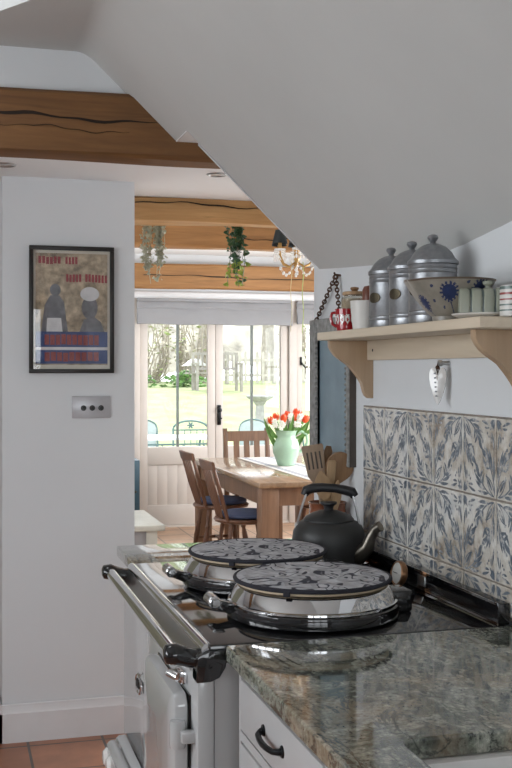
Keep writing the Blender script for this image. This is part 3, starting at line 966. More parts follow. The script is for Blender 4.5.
# base cabinets
t = thing('base_cabinet', 'pale grey drawer unit with black bow handle under the near granite', 'cabinet', (0.60, 1.70, 0.0))
MB().box(0.02, 0.67, 0.0, 0.60, 0.10, 0.873).box(0.06, 0.67, 0.0, 0.60, 0.0, 0.10).build('carcass', 'cabinet', t)
fr = MB().box(0.0, 0.02, 0.0, 0.035, 0.10, 0.873).box(0.0, 0.02, 0.585, 0.60, 0.10, 0.873).box(0.0, 0.02, 0.035, 0.585, 0.853, 0.873).box(0.0, 0.02, 0.035, 0.585, 0.715, 0.735).box(0.0, 0.02, 0.035, 0.585, 0.10, 0.12)
fr.build('face_frame', 'cabinet', t)
def bow(parent, y, z, m='iron', L=0.064):
    b = MB()
    b.tube([(0.0, y - L, z), (-0.010, y - L * 0.96, z - 0.001), (-0.018, y - L * 0.78, z - 0.003), (-0.022, y - L * 0.4, z - 0.004), (-0.023, y, z - 0.005), (-0.022, y + L * 0.4, z - 0.004), (-0.018, y + L * 0.78, z - 0.003), (-0.010, y + L * 0.96, z - 0.001), (0, y + L, z)], [0.008, 0.0065, 0.006, 0.006, 0.0065, 0.006, 0.006, 0.0065, 0.008], 10)
    for s in (-1, 1):
        b.lathe([(0.013, 0), (0.011, 0.005), (0.0001, 0.006)], 14, T(0, y + s * L, z) @ Matrix.Rotation(-pi / 2, 4, 'Y'))
    return b.build('handle', m, parent)
dw = MB().box(-0.002, 0.018, 0.040, 0.580, 0.740, 0.848, 0.003).build('drawer', 'cabinet', t)
bow(dw, 0.335, 0.795)
dw = MB().box(-0.002, 0.018, 0.040, 0.580, 0.43, 0.71, 0.003).build('drawer', 'cabinet', t)
bow(dw, 0.35, 0.60)
dw = MB().box(-0.002, 0.018, 0.040, 0.580, 0.125, 0.425, 0.003).build('drawer', 'cabinet', t)
bow(dw, 0.35, 0.30)
t = thing('base_cabinet', 'pale grey unit under the white sink', 'cabinet', (0.60, 0.25, 0.0))
MB().box(0.02, 0.67, 0.0, 1.44, 0.10, 0.60).box(0.06, 0.67, 0, 1.44, 0, 0.10).box(0.02, 0.06, 0, 1.44, 0.60, 0.873).box(0.02, 0.67, 0.0, 0.30, 0.60, 0.873).build('carcass', 'cabinet', t)
for y0, y1 in ((0.02, 0.71), (0.73, 1.42)):
    d_ = MB().box(0.0, 0.02, y0, y1, 0.12, 0.60, 0.003).build('door', 'cabinet', t)
    MB().ball((-0.014, y0 + 0.06, 0.53), 0.014).build('knob', 'iron', d_)
t = thing('base_cabinet', 'pale grey unit under the granite beyond the range cooker', 'cabinet', (0.58, 3.40, 0.0))
MB().box(0.02, 0.69, 0.0, 0.34, 0.10, 0.873).box(0.06, 0.69, 0.0, 0.34, 0, 0.10).build('carcass', 'cabinet', t)
d_ = MB().box(0.0, 0.02, 0.02, 0.32, 0.12, 0.85, 0.003).build('door', 'cabinet', t)
MB().ball((-0.014, 0.06, 0.75), 0.014).build('knob', 'iron', d_)

# ------------------------------------------------------------------ range cooker
AY0, AY1 = 2.334, 3.39
AX = 0.515
ag = thing('range_cooker', 'pale enamel range cooker with black top and two chrome-lidded hotplates', 'range cooker', (AX, AY0, 0.0))
W = AY1 - AY0
# enamel casing: front panel a little proud, body behind
b = MB()
b.box(0.0, 0.04, 0.0, W, 0.09, 0.862, 0.009)
b.box(0.04, 0.74, 0.006, W - 0.004, 0.09, 0.868)
b.build('casing', 'cream', ag)
MB().box(0.05, 0.74, 0.02, W - 0.02, 0.0, 0.09).build('plinth', 'black', ag)
# top plate
MB().box(0.028, 0.745, 0.0, W, 0.869, HZ, 0.004).build('top_plate', 'black', ag)
MB().tube([(0.026, 0.012, HZ - 0.012), (0.026, W, HZ - 0.012)], 0.014, 14).build('front_trim', 'chrome', ag)
# black corner end below the trim, near end
b = MB()
b.prism([(0.000, 0.830), (0.030, 0.830), (0.050, 0.838), (0.064, 0.860), (0.070, 0.897), (0.03, 0.90), (0.000, 0.885)], 'y', -0.003, 0.05, bev=0.004)
b.build('corner_cap', 'black', ag)
# sloping dark band between the rail and the top
b = MB()
b.prism([(-0.004, 0.845), (0.02, 0.845), (0.035, 0.895), (0.016, 0.90)], 'y', 0.055, W - 0.005)
b.build('front_band', 'steel', ag)
# towel rail
rl_ = MB().tube([(-0.040, 0.05, 0.884), (-0.040, W + 0.010, 0.884)], 0.017, 20).build('towel_rail', 'chrome', ag)
for y in (0.045, W + 0.01):
    b = MB()
    def sec(x, hz, hy, zc):
        x = x + 0.008 if x < -0.03 else x
        n = 14
        return [(x, y + hy * cos(2 * pi * k / n), zc + hz * sin(2 * pi * k / n)) for k in range(n)]
    secs = [sec(-0.074, 0.010, 0.016, 0.886), sec(-0.069, 0.021, 0.026, 0.886), sec(-0.045, 0.025, 0.028, 0.885), sec(-0.02, 0.023, 0.026, 0.879), sec(0.005, 0.022, 0.025, 0.872), sec(0.022, 0.026, 0.028, 0.868)]
    rr = [[b.bm.verts.new(p) for p in s] for s in secs]
    for i in range(len(rr) - 1):
        for k in range(14):
            b.bm.faces.new((rr[i][k], rr[i][(k + 1) % 14], rr[i + 1][(k + 1) % 14], rr[i + 1][k]))
    b.bm.faces.new(rr[0][::-1]); b.bm.faces.new(rr[-1])
    b.build('rail_bracket', 'black', ag, angle=70)
# upstand at the back
MB().box(0.722, 0.752, 0.0, W, HZ, 0.962, 0.003).build('back_upstand', 'black', ag)
MB().box(0.7185, 0.722, 0.0, W + 0.012, HZ + 0.001, HZ + 0.006).box(0.7195, 0.7215, 0.0, W + 0.012, 0.957, 0.963).build('upstand_trim', 'chrome', ag)
MB().box(0.7190, 0.7225, 0.41, 0.46, HZ + 0.012, HZ + 0.04, 0.002).build('upstand_clip', 'steel', ag)
# oven doors (domed panels)
def oven_door(y0, y1, z0, z1, hinge=True):
    b = MB()
    n = 10
    def ring(x, ins, r=0.03):
        return [(x, y, z) for y, z in rounded(y0 + ins, y1 - ins, z0 + ins, z1 - ins, max(r - ins * 0.4, 0.012), 4)]
    secs = [ring(-0.006, 0.006), ring(-0.010, 0.0), ring(-0.026, 0.0), ring(-0.036, 0.004), ring(-0.042, 0.014), ring(-0.046, 0.05), ring(-0.048, 0.10)]
    rr = [[b.bm.verts.new(p) for p in s] for s in secs]
    m_ = len(rr[0])
    for i in range(len(rr) - 1):
        for k in range(m_):
            b.bm.faces.new((rr[i][k], rr[i][(k + 1) % m_], rr[i + 1][(k + 1) % m_], rr[i + 1][k]))
    b.bm.faces.new(rr[0][::-1]); b.bm.faces.new(rr[-1])
    d = b.build('oven_door', 'cream', ag)
    MB().box(-0.004, 0.002, y0 + 0.004, y1 - 0.004, z0 + 0.004, z1 - 0.004).build('door_seal', 'black', d)
    if hinge:
        for zz in (z1 - 0.085, z0 + 0.06):
            hb = MB()
            hb.lathe([(0.0001, -0.032), (0.017, -0.03), (0.019, -0.02), (0.019, 0.02), (0.017, 0.03), (0.0001, 0.032)], 16, T(-0.032, y0 - 0.004, zz), cap=False)
            hb.box(-0.03, 0.004, y0 - 0.040, y0 - 0.012, zz - 0.013, zz + 0.013, 0.004)
            hb.build('hinge', 'cream', d)
    lt = MB()
    lt.prism([(-0.042, (z0 + z1) / 2 + 0.09), (-0.012, (z0 + z1) / 2 + 0.06), (-0.012, (z0 + z1) / 2 + 0.12)], 'y', y1 - 0.01, y1 + 0.045)
    lt.build('latch', 'cream', d)
    return d
oven_door(0.060, 0.455, 0.455, 0.79)
oven_door(0.060, 0.455, 0.12, 0.42)
cd = oven_door(0.60, 0.98, 0.12, 0.415, hinge=False)
for y in (0.89, 0.82):
    MB().lathe([(0.014, 0), (0.014, 0.014), (0.026, 0.02), (0.028, 0.034), (0.018, 0.044), (0.0001, 0.046)], 20, T(-0.042, y, 0.375) @ Matrix.Rotation(-pi / 2, 4, 'Y')).build('knob', 'white_ceramic', cd)
b = MB(); b.tube([(-0.055, 0.64, 0.40), (-0.055, 0.91, 0.40)], 0.018, 14); b.box(-0.055, -0.03, 0.66, 0.69, 0.39, 0.41).box(-0.055, -0.03, 0.86, 0.89, 0.39, 0.41)
b.build('handle', 'cream', cd)
# oval badge
b = MB()
tfm = T(-0.004, 0.735, 0.628) @ Matrix.Rotation(-pi / 2, 4, 'Y') @ Matrix.Diagonal((0.030, 0.046, 1, 1))
b.lathe([(1.0, 0.0), (1.0, 0.004), (0.86, 0.006), (0.80, 0.004), (0.0001, 0.004)], 28, tfm, cap=False)
bd = b.build('badge', 'chrome', ag)
b = MB()
for s in (-1, 0, 1):
    b.box(-0.0105, -0.0082, 0.735 + s * 0.016 - 0.005, 0.735 + s * 0.016 + 0.005, 0.617, 0.639, 0.001)
b.build('badge_relief', 'iron', bd)
# small thermometer face on the near door is not seen; chrome latch under the rail
b = MB()
b.tube([(-0.02, 0.11, 0.815), (-0.035, 0.13, 0.82), (-0.02, 0.15, 0.815)], 0.010, 10).box(-0.018, 0.0, 0.10, 0.16, 0.80, 0.83, 0.004)
b.build('door_catch', 'chrome', ag)
# lids
def hot_lid(cx, cy, name):
    pr = [(0.2045, 0.036), (0.2075, 0.038), (0.2075, 0.043), (0.203, 0.045), (0.190, 0.070), (0.184, 0.076), (0.120, 0.078), (0.0001, 0.079)]
    l = MB().lathe(pr, 72, T(cx, cy, HZ), cap=False).build('hotplate_lid', 'chrome', ag)
    MB().lathe([(0.150, 0.003), (0.205, 0.003), (0.211, 0.008), (0.2125, 0.020), (0.2105, 0.033), (0.206, 0.0365), (0.2045, 0.0365)], 72, T(cx, cy, HZ), cap=False).build('lid_rim', 'black', l)
    # handle on the front
    b = MB()
    b.prism([(cx - 0.255, HZ + 0.034), (cx - 0.20, HZ + 0.010), (cx - 0.20, HZ + 0.040), (cx - 0.235, HZ + 0.050), (cx - 0.255, HZ + 0.052)], 'y', cy - 0.017, cy + 0.017, bev=0.004)
    b.build('lid_handle', 'black', l)
    b = MB()
    pts = []
    for i in range(121):
        a = 2 * pi * i / 12
        pts.append((cx - 0.252 + 0.012 * cos(a), cy - 0.036 + 0.072 * i / 120, HZ + 0.048 + 0.012 * sin(a)))
    b.tube(pts, 0.0034, 6)
    b.tube([(cx - 0.252, cy - 0.040, HZ + 0.048), (cx - 0.252, cy + 0.040, HZ + 0.048)], 0.009, 10)
    b.build('coil_grip', 'chrome', l)
    b = MB()
    b.box(cx + 0.185, cx + 0.25, cy - 0.04, cy + 0.04, HZ + 0.0, HZ + 0.055, 0.008)
    b.box(cx + 0.165, cx + 0.20, cy - 0.022, cy + 0.022, HZ + 0.040, HZ + 0.064, 0.006)
    b.build('lid_hinge', 'black', l)
    return l
LIDS = [((0.855, 2.565), 'round quilted grey lid pad on the nearest hotplate lid'), ((0.832, 2.985), 'round quilted grey lid pad on the hotplate lid by the kettle')]
for (x, y), lb in LIDS:
    hot_lid(x - AX, y - AY0, 'lid')
    t = thing('lid_pad', lb, 'lid cover', (x, y, HZ + 0.0800))
    MB().lathe([(0.0001, -0.0005), (0.182, -0.0005), (0.1865, 0.002), (0.187, 0.009), (0.0001, 0.009)], 56, cap=False).build('felt_base', 'felt', t)
    b = MB()
    pr = [(0.189, 0.012), (0.188, 0.015)]
    top = [(0.187 * (1 - i / 14), 0.0165 + 0.0035 * sqrt(i / 14) + (0.0015 * sin(i * 1.9))) for i in range(15)]
    b.lathe([(0.186, 0.009)] + pr + [(max(r, 1e-4), z) for r, z in top], 72, cap=False)
    b.build('quilted_top', 'quilt', t)
    b = MB()
    b.tube([(0.190 * cos(2 * pi * i / 60), 0.190 * sin(2 * pi * i / 60), 0.0125) for i in range(60)], 0.0055, 8, closed=True)
    a = -2.2
    b.box(-0.008, 0.008, -0.004, 0.004, -0.006, 0.006, 0.002, tf=Matrix.Rotation(a + pi / 2, 4, 'Z') @ T(0, -0.196, 0.006) if False else T(0.194 * cos(a), 0.194 * sin(a), 0.006) @ Matrix.Rotation(a + pi / 2, 4, 'Z'))
    b.build('edge_binding', 'binding', t)

# ------------------------------------------------------------------ tiles
TY = 0.1785; TH = 0.2
b = MB()
XF = 1.270
def leaf_poly(p, ang, L, Wd, bend):
    """outline of a curved leaf in tile units"""
    n = 7
    l, r = [], []
    for i in range(n + 1):
        s = i / n
        a = ang + bend * s
        x = p[0] + L * s * cos(ang + bend * s * 0.5)
        y = p[1] + L * s * sin(ang + bend * s * 0.5)
        w = 0.82 * Wd * (sin(pi * min(1, s * 0.93 + 0.02)) ** 0.8) * (1.15 - 0.45 * s)
        l.append((x - w * sin(a), y + w * cos(a))); r.append((x + w * sin(a), y - w * cos(a)))
    return l + r[::-1]
def rad(d):
    return d * pi / 180
Q = []
# acanthus scrolls from two opposite corners, small sprigs in the others
half = []
def stem(p0, p1, p2, w):
    n = 9
    l, r = [], []
    for i in range(n + 1):
        t = i / n
        x = p0[0] * (1 - t) ** 2 + 2 * p1[0] * t * (1 - t) + p2[0] * t * t
        y = p0[1] * (1 - t) ** 2 + 2 * p1[1] * t * (1 - t) + p2[1] * t * t
        dx_ = 2 * (1 - t) * (p1[0] - p0[0]) + 2 * t * (p2[0] - p1[0]); dy_ = 2 * (1 - t) * (p1[1] - p0[1]) + 2 * t * (p2[1] - p1[1])
        m_ = sqrt(dx_ * dx_ + dy_ * dy_)
        l.append((x - dy_ / m_ * w, y + dx_ / m_ * w)); r.append((x + dy_ / m_ * w, y - dx_ / m_ * w))
    return l + r[::-1]
half.append(stem((.03, .05), (.07, .36), (.30, .50), .011))
half.append(stem((.03, .05), (.12, .26), (.30, .27), .009))
for p, a, L, w, bd_ in (((.060, .22), 95, .30, .030, -.25), ((.10, .33), 80, .30, .034, -.35), ((.17, .41), 75, .24, .036, -.5), ((.24, .46), 60, .20, .036, -.6),
                        ((.30, .50), 30, .17, .036, .7), ((.14, .38), 10, .15, .030, -.7), ((.22, .45), -10, .14, .030, -.7),
                        ((.055, .60), 85, .22, .026, -.3), ((.13, .68), 80, .14, .022, .4)):
    half.append(leaf_poly(p, rad(a), L, w, bd_))
for cx_, cy_, r_ in ((.31, .62, .024), (.20, .76, .018), (.09, .88, .02)):
    half.append([(cx_ + r_ * cos(2 * pi * k / 8), cy_ + r_ * sin(2 * pi * k / 8)) for k in range(8)])
one = half + [[(v, u) for u, v in pl] for pl in half]
one.append(leaf_poly((.10, .10), rad(45), .22, .028, 0)); one.append(leaf_poly((.27, .36), rad(45), .18, .03, .3))
Q = one + [[(1 - u, 1 - v) for u, v in pl] for pl in one]
for a, L in ((-20, .14), (-45, .19), (-70, .14)):
    Q.append(leaf_poly((.03, .97), rad(a), L, .028, 0)); Q.append(leaf_poly((.97, .03), rad(a + 180), L, .028, 0))
rows = [(1.195, 1.395), (0.995, 1.195), (0.925, 0.995)]
y_far = 3.300
rnd = random.Random(5)
for c in range(11):
    y1 = y_far - c * TY
    y0 = y1 - TY
    for ri, (z0, z1) in enumerate(rows):
        jx = rnd.uniform(-0.0012, 0.0012)
        g_ = 0.0022
        b.box(XF + jx, 1.2795, y0 + g_, y1 - g_, z0 + g_, z1 - g_, 0.0022, 0)
        # quarter ornament, mirrored tile to tile; corner on the far/near side and on the middle joint
        fu = (c % 2 == 0)
        for qi, pl in enumerate(Q):
            pts = []
            ok = True
            for u, v in pl:
                u = min(max(u, 0.03), 0.97); v = min(max(v, 0.03), 0.97)
                yy = (y0 + u * TY) if fu else (y1 - u * TY)
                if ri == 0:
                    zz = z0 + v * TH
                elif ri == 1:
                    zz = z1 - v * TH
                else:
                    zz = z1 - 0.2 + 0.0 + v * TH
                    if zz < z0 + 0.004:
                        ok = False
                        break
                pts.append((XF + jx - 0.0004 - qi * 0.000008, yy, zz))
            if ok:
                b.poly(pts, 1)
b.box(1.2735, 1.2798, y_far - 11 * TY, y_far + 0.002, 0.915, 1.397, 0, 2)
tl = b.build('splashback_tiles', ['tile', 'tilepaint', 'grout'], smooth=False, weld=False, normals=False)
struct(tl)
# ------------------------------------------------------------------ shelf
SZ = H + 0.116
sh = thing('wall_shelf', 'pale pine shelf on scrolled brackets above the patterned tiles', 'shelf', (1.28, 2.165, SZ))
SL = 1.085
MB().box(-0.182, 0.0, -0.010, SL, -0.0245, 0.0, 0.003).build('shelf_board', 'pine', sh)
brp = [(-.145, 0), (-.1435, -.02), (-.136, -.034), (-.125, -.047), (-.112, -.056), (-.097, -.063), (-.079, -.078), (-.065, -.094), (-.052, -.106), (-.044, -.117), (-.037, -.133), (-.033, -.147), (-.029, -.162), (-.025, -.172), (-.015, -.18), (0, -.18)]
for yb in (0.084, 1.0685):
    MB().prism([(x, z - 0.0245) for x, z in brp] + [(0, -0.0245)], 'y', yb - 0.0, yb + 0.026 if yb > 0.5 else yb + 0.028, bev=0.0025).build('bracket', 'pine_z', sh)
MB().box(-0.022, 0.0, 0.12, 1.0685, -0.0855, -0.0245, 0.002).build('back_rail', 'pine', sh)
for y in (1.02, 0.18):
    MB().lathe([(0.0001, 0.001), (0.004, 0.001), (0.0045, 0)], 12, T(-0.022, y, -0.055) @ Matrix.Rotation(-pi / 2, 4, 'Y')).build('screw', 'iron', sh)
b = MB()
b.lathe([(0.006, 0), (0.005, 0.018), (0.009, 0.024), (0.008, 0.032), (0.0001, 0.034)], 14, T(-0.0, 0.522, -0.098) @ Matrix.Rotation(-pi / 2, 4, 'Y'))
b.build('peg', 'steel', sh)
# heart
t = thing('hanging_heart', 'slim white metal heart hanging on the wall under the shelf', 'ornament', (1.247, 2.165 + 0.522, 1.444), rz=radians(58))
b = MB()
hp = [(0, 0.070), (0.006, 0.088), (0.014, 0.096), (0.023, 0.094), (0.029, 0.080), (0.030, 0.060), (0.026, 0.035), (0.017, 0.0), (0.008, -0.022), (0, -0.036)]
hp = [(x * 0.76, z * 0.76) for x, z in hp]
full = hp + [(-x, z) for x, z in hp[-2:0:-1]]
cv = [(0.5 * (0), 0.0)]
front = [b.bm.verts.new((-0.008 + abs(y) * 0.12, y, z)) for y, z in full]
back = [b.bm.verts.new((0.005, y, z)) for y, z in full]
cf = b.bm.verts.new((-0.013, 0, 0.035)); cb = b.bm.verts.new((0.005, 0, 0.035))
n = len(full)
for i in range(n):
    j = (i + 1) % n
    b.bm.faces.new((front[i], front[j], cf)); b.bm.faces.new((back[j], back[i], cb)); b.bm.faces.new((front[j], front[i], back[i], back[j]))
b.build('heart', 'white_ceramic', t, angle=20)
b = MB()
for k in range(6):
    z = 0.055 - k * 0.012
    w_ = 0.004
    b.box(-0.0135, -0.0075, 0.008 - k * 0.0008 - w_ / 2 - 0.001, 0.008 - k * 0.0008 + w_ / 2, z, z + 0.004, 0.0008)
b.build('embossed_marks', 'zinc', t)
b = MB()
b.tube([(-0.002, 0, 0.053), (-0.003, 0.003, 0.07), (0.002, 0.0, 0.087), (0.004, -0.003, 0.07), (0.0, 0, 0.053)], 0.0018, 6)
b.ball((-0.006, 0.001, 0.073), 0.0055)
b.build('hanger', 'rust', t)

# items on the shelf ------------------------------------------------
def canister(x, y, label):
    t = thing('storage_canister', label, 'canister', (x, y, SZ), group='zinc storage canisters on the shelf')
    R = 0.061
    pr = [(R * 0.97, 0.0), (R, 0.003), (R, 0.022), (R + .0015, 0.024), (R, 0.027), (R, 0.032), (R + .0015, 0.034), (R, 0.037), (R, 0.128), (R + .0015, .130), (R, .133), (R, .139), (R + .0015, .141), (R, .144), (R, 0.160)]
    MB().lathe(pr, 44).build('body', 'zinc', t)
    ld = [(R + .001, 0.150), (R + .004, 0.152), (R + .004, 0.160), (R + 0.001, 0.163), (R * 0.93, 0.168), (R * 0.80, 0.182), (R * 0.58, 0.195), (R * 0.33, 0.203), (R * 0.2, 0.205), (0.0001, 0.206)]
    l = MB().lathe(ld, 44, cap=False).build('lid', 'zinc', t)
    MB().lathe([(0.009, 0.203), (0.007, 0.209), (0.011, 0.214), (0.0145, 0.220), (0.012, 0.226), (0.006, 0.2285), (0.0001, 0.229)], 20, cap=False).build('knob', 'zinc', l)
    b = MB()
    n = 20
    ca = -2.82
    ring = []
    for rr_, off in ((1.0, 0.0), (1.0, 0.003), (0.8, 0.003), (0.0, 0.002)):
        ring.append([])
        for k in range(n):
            a = 2 * pi * k / n
            th = ca + 0.021 * rr_ * cos(a) / R
            ring[-1].append(b.bm.verts.new(((R + off) * cos(th), (R + off) * sin(th), 0.085 + 0.0145 * rr_ * sin(a))))
    for i in range(3):
        for k in range(n):
            try:
                b.bm.faces.new((ring[i][k], ring[i][(k + 1) % n], ring[i + 1][(k + 1) % n], ring[i + 1][k]))
            except ValueError:
                pass
    b.build('label_plate', 'brass', t)
canister(1.195, 2.885, 'zinc canister with domed lid standing next to the plain white mug')
canister(1.19, 2.728, 'zinc canister with domed lid, middle one of the row of three')
canister(1.182, 2.578, 'zinc canister with domed lid behind the blue-flowered bowl')
# flowered bowl
def bowl_mask(th, z, i):
    s = i
    if s >= 60:
        return 0 if s < 68 else 2
    R = 0.04 + 0.07 * max(0, z - 0.012) / 0.10
    for c_th, c_z, rr in ((-2.02, 0.064, 0.023), (-1.22, 0.074, 0.022), (-2.95, 0.040, 0.020), (-0.1, 0.06, 0.022), (0.9, 0.06, 0.024), (2.0, 0.06, 0.024)):
        d_th = (th - c_th + pi) % (2 * pi) - pi
        du = d_th * 0.092
        dz = z - c_z
        r = sqrt(du * du + dz * dz)
        a = atan2(dz, du)
        if r < rr * (0.72 + 0.28 * (1 if sin(a * 14) > -0.1 else 0)):
            return 1
        # curved stalk
        if dz < 0 and c_z - 0.055 < z and abs(du - 0.018 * (dz / -0.05) ** 2 * 1.2) < 0.0016:
            return 1
    for c_th, c_z in ((-2.45, .078), (-2.5, .045), (-1.58, .086), (-1.4, .04), (-0.6, .08), (-2.2, .03)):
        d_th = (th - c_th + pi) % (2 * pi) - pi
        if (d_th * 0.09) ** 2 + (z - c_z) ** 2 < 0.0036 ** 2:
            return 1
    return 0
t = thing('flowered_bowl', 'grey stoneware bowl painted with blue dandelion heads', 'bowl', (1.140, 2.392, SZ))
outer = [(0.040, 0.0), (0.041, 0.010)]
for i in range(1, 59):
    s = i / 58
    outer.append((0.041 + 0.067 * s ** 0.85 + 0.002 * sin(s * 3), 0.010 + 0.085 * s))
inn_ = [(0.1085, 0.0965), (0.106, 0.0965), (0.103, 0.092), (0.085, 0.065), (0.060, 0.032), (0.035, 0.018), (0.0001, 0.016)]
prof_b = outer + inn_
nb = len(outer)
def bm_(th, z, i):
    if i >= nb - 3:
        return 2 if i < nb + 1 else 0
    if z < 0.010:
        return 0
    return bowl_mask(th, z, 0)
b = MB().lathe(prof_b, 240, mask=bm_)
# pouring lip
for v in b.bm.verts:
    a = atan2(v.co.y, v.co.x)
    d_ = abs((a + 2.88 + pi) % (2 * pi) - pi)
    if d_ < 0.32 and v.co.z > 0.06:
        k = (cos(d_ / 0.32 * pi / 2) ** 2) * (v.co.z - 0.06) / 0.037
        v.co.x += 0.012 * k * cos(a); v.co.y += 0.012 * k * sin(a); v.co.z -= 0.003 * k
b.build('bowl', ['stoneware', 'stone_blue', 'stone_brown'], t)
# dish under the toast rack
b = MB().lathe([(0.050, 0.0), (0.065, 0.003), (0.082, 0.009), (0.084, 0.0125), (0.080, 0.0125), (0.062, 0.006), (0.0001, 0.006)], 56, Matrix.Diagonal((1.0, 0.95, 1, 1)), cap=False)
tag(b.build('oval_dish', 'offwhite_ceramic', loc=(1.186, 2.287, SZ)), 'shallow off-white dish under the toast rack at the shelf end', 'dish')
# toast rack: rounded fins on a base
t = thing('toast_rack', 'sage green ceramic toast rack with rounded fins on the off-white dish', 'toast rack', (1.187, 2.290, SZ + 0.007), rz=-0.36)
fw, fh = 0.033, 0.066
fin = [(-fw, 0.006), (fw, 0.006), (fw, fh * 0.62)] + [(fw * cos(a), fh * 0.62 + fh * 0.38 * sin(a)) for a in [pi * i / 12 for i in range(1, 12)]] + [(-fw, fh * 0.62)]
for k in range(5):
    x = -0.0545 + k * 0.0272
    b = MB()
    b.prism(fin, 'x', x - 0.0118, x + 0.0118, bev=0.005)
    b.build('fin', 'sage', t)
inl = [(y * 0.9, z * 0.95 + 0.001) for y, z in fin]
b = MB(); b.prism(inl, 'x', -0.056, 0.056); b.build('web', 'sage_edge', t)
MB().box(-0.069, 0.069, -0.036, 0.036, 0.0, 0.008, 0.003).build('base', 'sage', t)
MB().lathe([(0.006, 0.060), (0.0055, 0.069), (0.0115, 0.074), (0.0125, 0.080), (0.0001, 0.0825)], 18, cap=False).build('finial', 'sage', t)
# striped mug
def stripes(th, z, i):
    if i >= 40:
        return 0
    for z0, z1, mi in ((0.060, 0.066, 2), (0.047, 0.053, 1), (0.036, 0.040, 1), (0.024, 0.028, 2), (0.012, 0.016, 2)):
        if z0 <= z <= z1:
            return mi
    return 0
t = thing('striped_mug', 'cream mug with red and green stripes at the near shelf end', 'mug', (1.190, 2.170, SZ + 0.0005))
pr = [(0.030, 0.0)] + [(0.0325, 0.002 + 0.066 * i / 39) for i in range(40)] + [(0.030, 0.0685), (0.029, 0.006), (0.0001, 0.005)]
MB().lathe(pr, 40, mask=stripes).build('body', ['offwhite_ceramic', 'stripe_red', 'stripe_green'], t)
MB().tube([(0.0316, -0.005, 0.055), (0.043, -0.012, 0.053), (0.047, -0.014, 0.035), (0.043, -0.012, 0.018), (0.0316, -0.005, 0.014)], 0.004, 8).build('handle', 'offwhite_ceramic', t)
# mugs, far end
def hearts(th, z, i):
    if i >= 40:
        return 0
    u = ((th * 0.036) / 0.019) % 1.0 - 0.5
    v = (z - 0.036) / 0.019
    x = u * 2.3; y = v * 1.25 + 0.15
    q = (x * x + y * y - 0.62) ** 3 - x * x * y ** 3
    return 1 if -0.10 < q < 0.02 else 0
t = thing('heart_mug', 'red mug with white heart outlines at the far end of the shelf', 'mug', (1.140, 3.10, SZ))
pr = [(0.027, 0.0)] + [(0.0285 + 0.006 * (i / 39) ** 0.8, 0.002 + 0.064 * i / 39) for i in range(40)] + [(0.032, 0.067), (0.030, 0.008), (0.0001, 0.006)]
MB().lathe(pr, 90, mask=hearts).build('body', ['red_ceramic', 'white_ceramic'], t)
MB().tube([(-0.028, 0.01, 0.056), (-0.040, 0.016, 0.054), (-0.043, 0.018, 0.038), (-0.038, 0.015, 0.021), (-0.0275, 0.008, 0.014)], 0.0048, 8).build('handle', 'red_ceramic', t)
t = thing('white_mug', 'plain white tapered mug beside the red heart mug', 'mug', (1.143, 2.965, SZ))
MB().lathe([(0.029, 0.0), (0.031, 0.002), (0.036, 0.050), (0.038, 0.082), (0.036, 0.083), (0.029, 0.008), (0.0001, 0.006)], 40).build('body', 'offwhite_ceramic', t)
MB().tube([(0.030, 0.021, 0.066), (0.042, 0.031, 0.064), (0.046, 0.034, 0.045), (0.041, 0.030, 0.025), (0.026, 0.018, 0.02)], 0.005, 8).build('handle', 'offwhite_ceramic', t)
# jar and pepper mill behind
t = thing('storage_jar', 'stout glass jar with a wooden lid behind the red mug', 'jar', (1.205, 3.202, SZ))
MB().lathe([(0.038, 0.0), (0.042, 0.004), (0.043, 0.090), (0.040, 0.106), (0.034, 0.112), (0.034, 0.115)], 32).build('glass_body', 'jar_glass', t)
MB().lathe([(0.037, 0.004), (0.0395, 0.007), (0.040, 0.088), (0.036, 0.104), (0.0001, 0.106)], 28).build('contents', 'jar_fill', t)
l = MB().lathe([(0.036, 0.1155), (0.038, 0.117), (0.038, 0.123), (0.035, 0.126), (0.0001, 0.127)], 32).build('lid', 'utensil', t)
MB().lathe([(0.011, 0.126), (0.009, 0.130), (0.014, 0.135), (0.012, 0.140), (0.0001, 0.142)], 18, cap=False).build('lid_knob', 'utensil_dark', l)
t = thing('pepper_mill', 'brown wooden mill behind the plain white mug', 'mill', (1.219, 3.118, SZ))
MB().lathe([(0.021, 0.0), (0.022, 0.004), (0.021, 0.02), (0.018, 0.045), (0.016, 0.07), (0.018, 0.083)], 24).build('base', 'utensil_dark', t)
MB().lathe([(0.018, 0.0835), (0.020, 0.09), (0.0195, 0.126), (0.014, 0.137), (0.0001, 0.140)], 24).build('top', 'mill_brown', t)
t = thing('glass_tumbler', 'small clear tumbler between the mill and the nearest zinc canister', 'glass', (1.222, 3.058, SZ))
MB().lathe([(0.020, 0.0), (0.022, 0.002), (0.024, 0.105), (0.0225, 0.105), (0.0205, 0.008), (0.0001, 0.007)], 28).build('bowl', 'jar_glass', t)

# ------------------------------------------------------------------ memo board on the wall
t = thing('memo_board', 'dusty blue board in a weathered grey frame hung by a rusty chain', 'board', (1.28, 3.595, 1.19))
BW, BH = 0.205, 0.50
b = MB()
def fr_piece(y0, y1, z0, z1):
    b.box(-0.026, -0.001, y0, y1, z0, z1, 0.005)
fr_piece(BW - 0.085, BW, 0, BH); fr_piece(-BW, -BW + 0.03, 0, BH); fr_piece(-BW + 0.03, BW - 0.085, BH - 0.055, BH); fr_piece(-BW + 0.03, BW - 0.085, 0, 0.04)
fo = b.build('frame', 'frame_grey', t)
b = MB(); b.box(-0.022, -0.0, -BW - 0.004, -BW + 0.001, 0.001, BH - 0.002); b.build('frame_edge', 'frame_dark', fo)
for yb in (-BW + 0.026, BW - 0.080):
    b = MB()
    for k in range(26):
        b.ball((-0.026, yb, 0.02 + k * 0.018), 0.0055, seg=8)
    b.build('beading', 'frame_grey', fo)
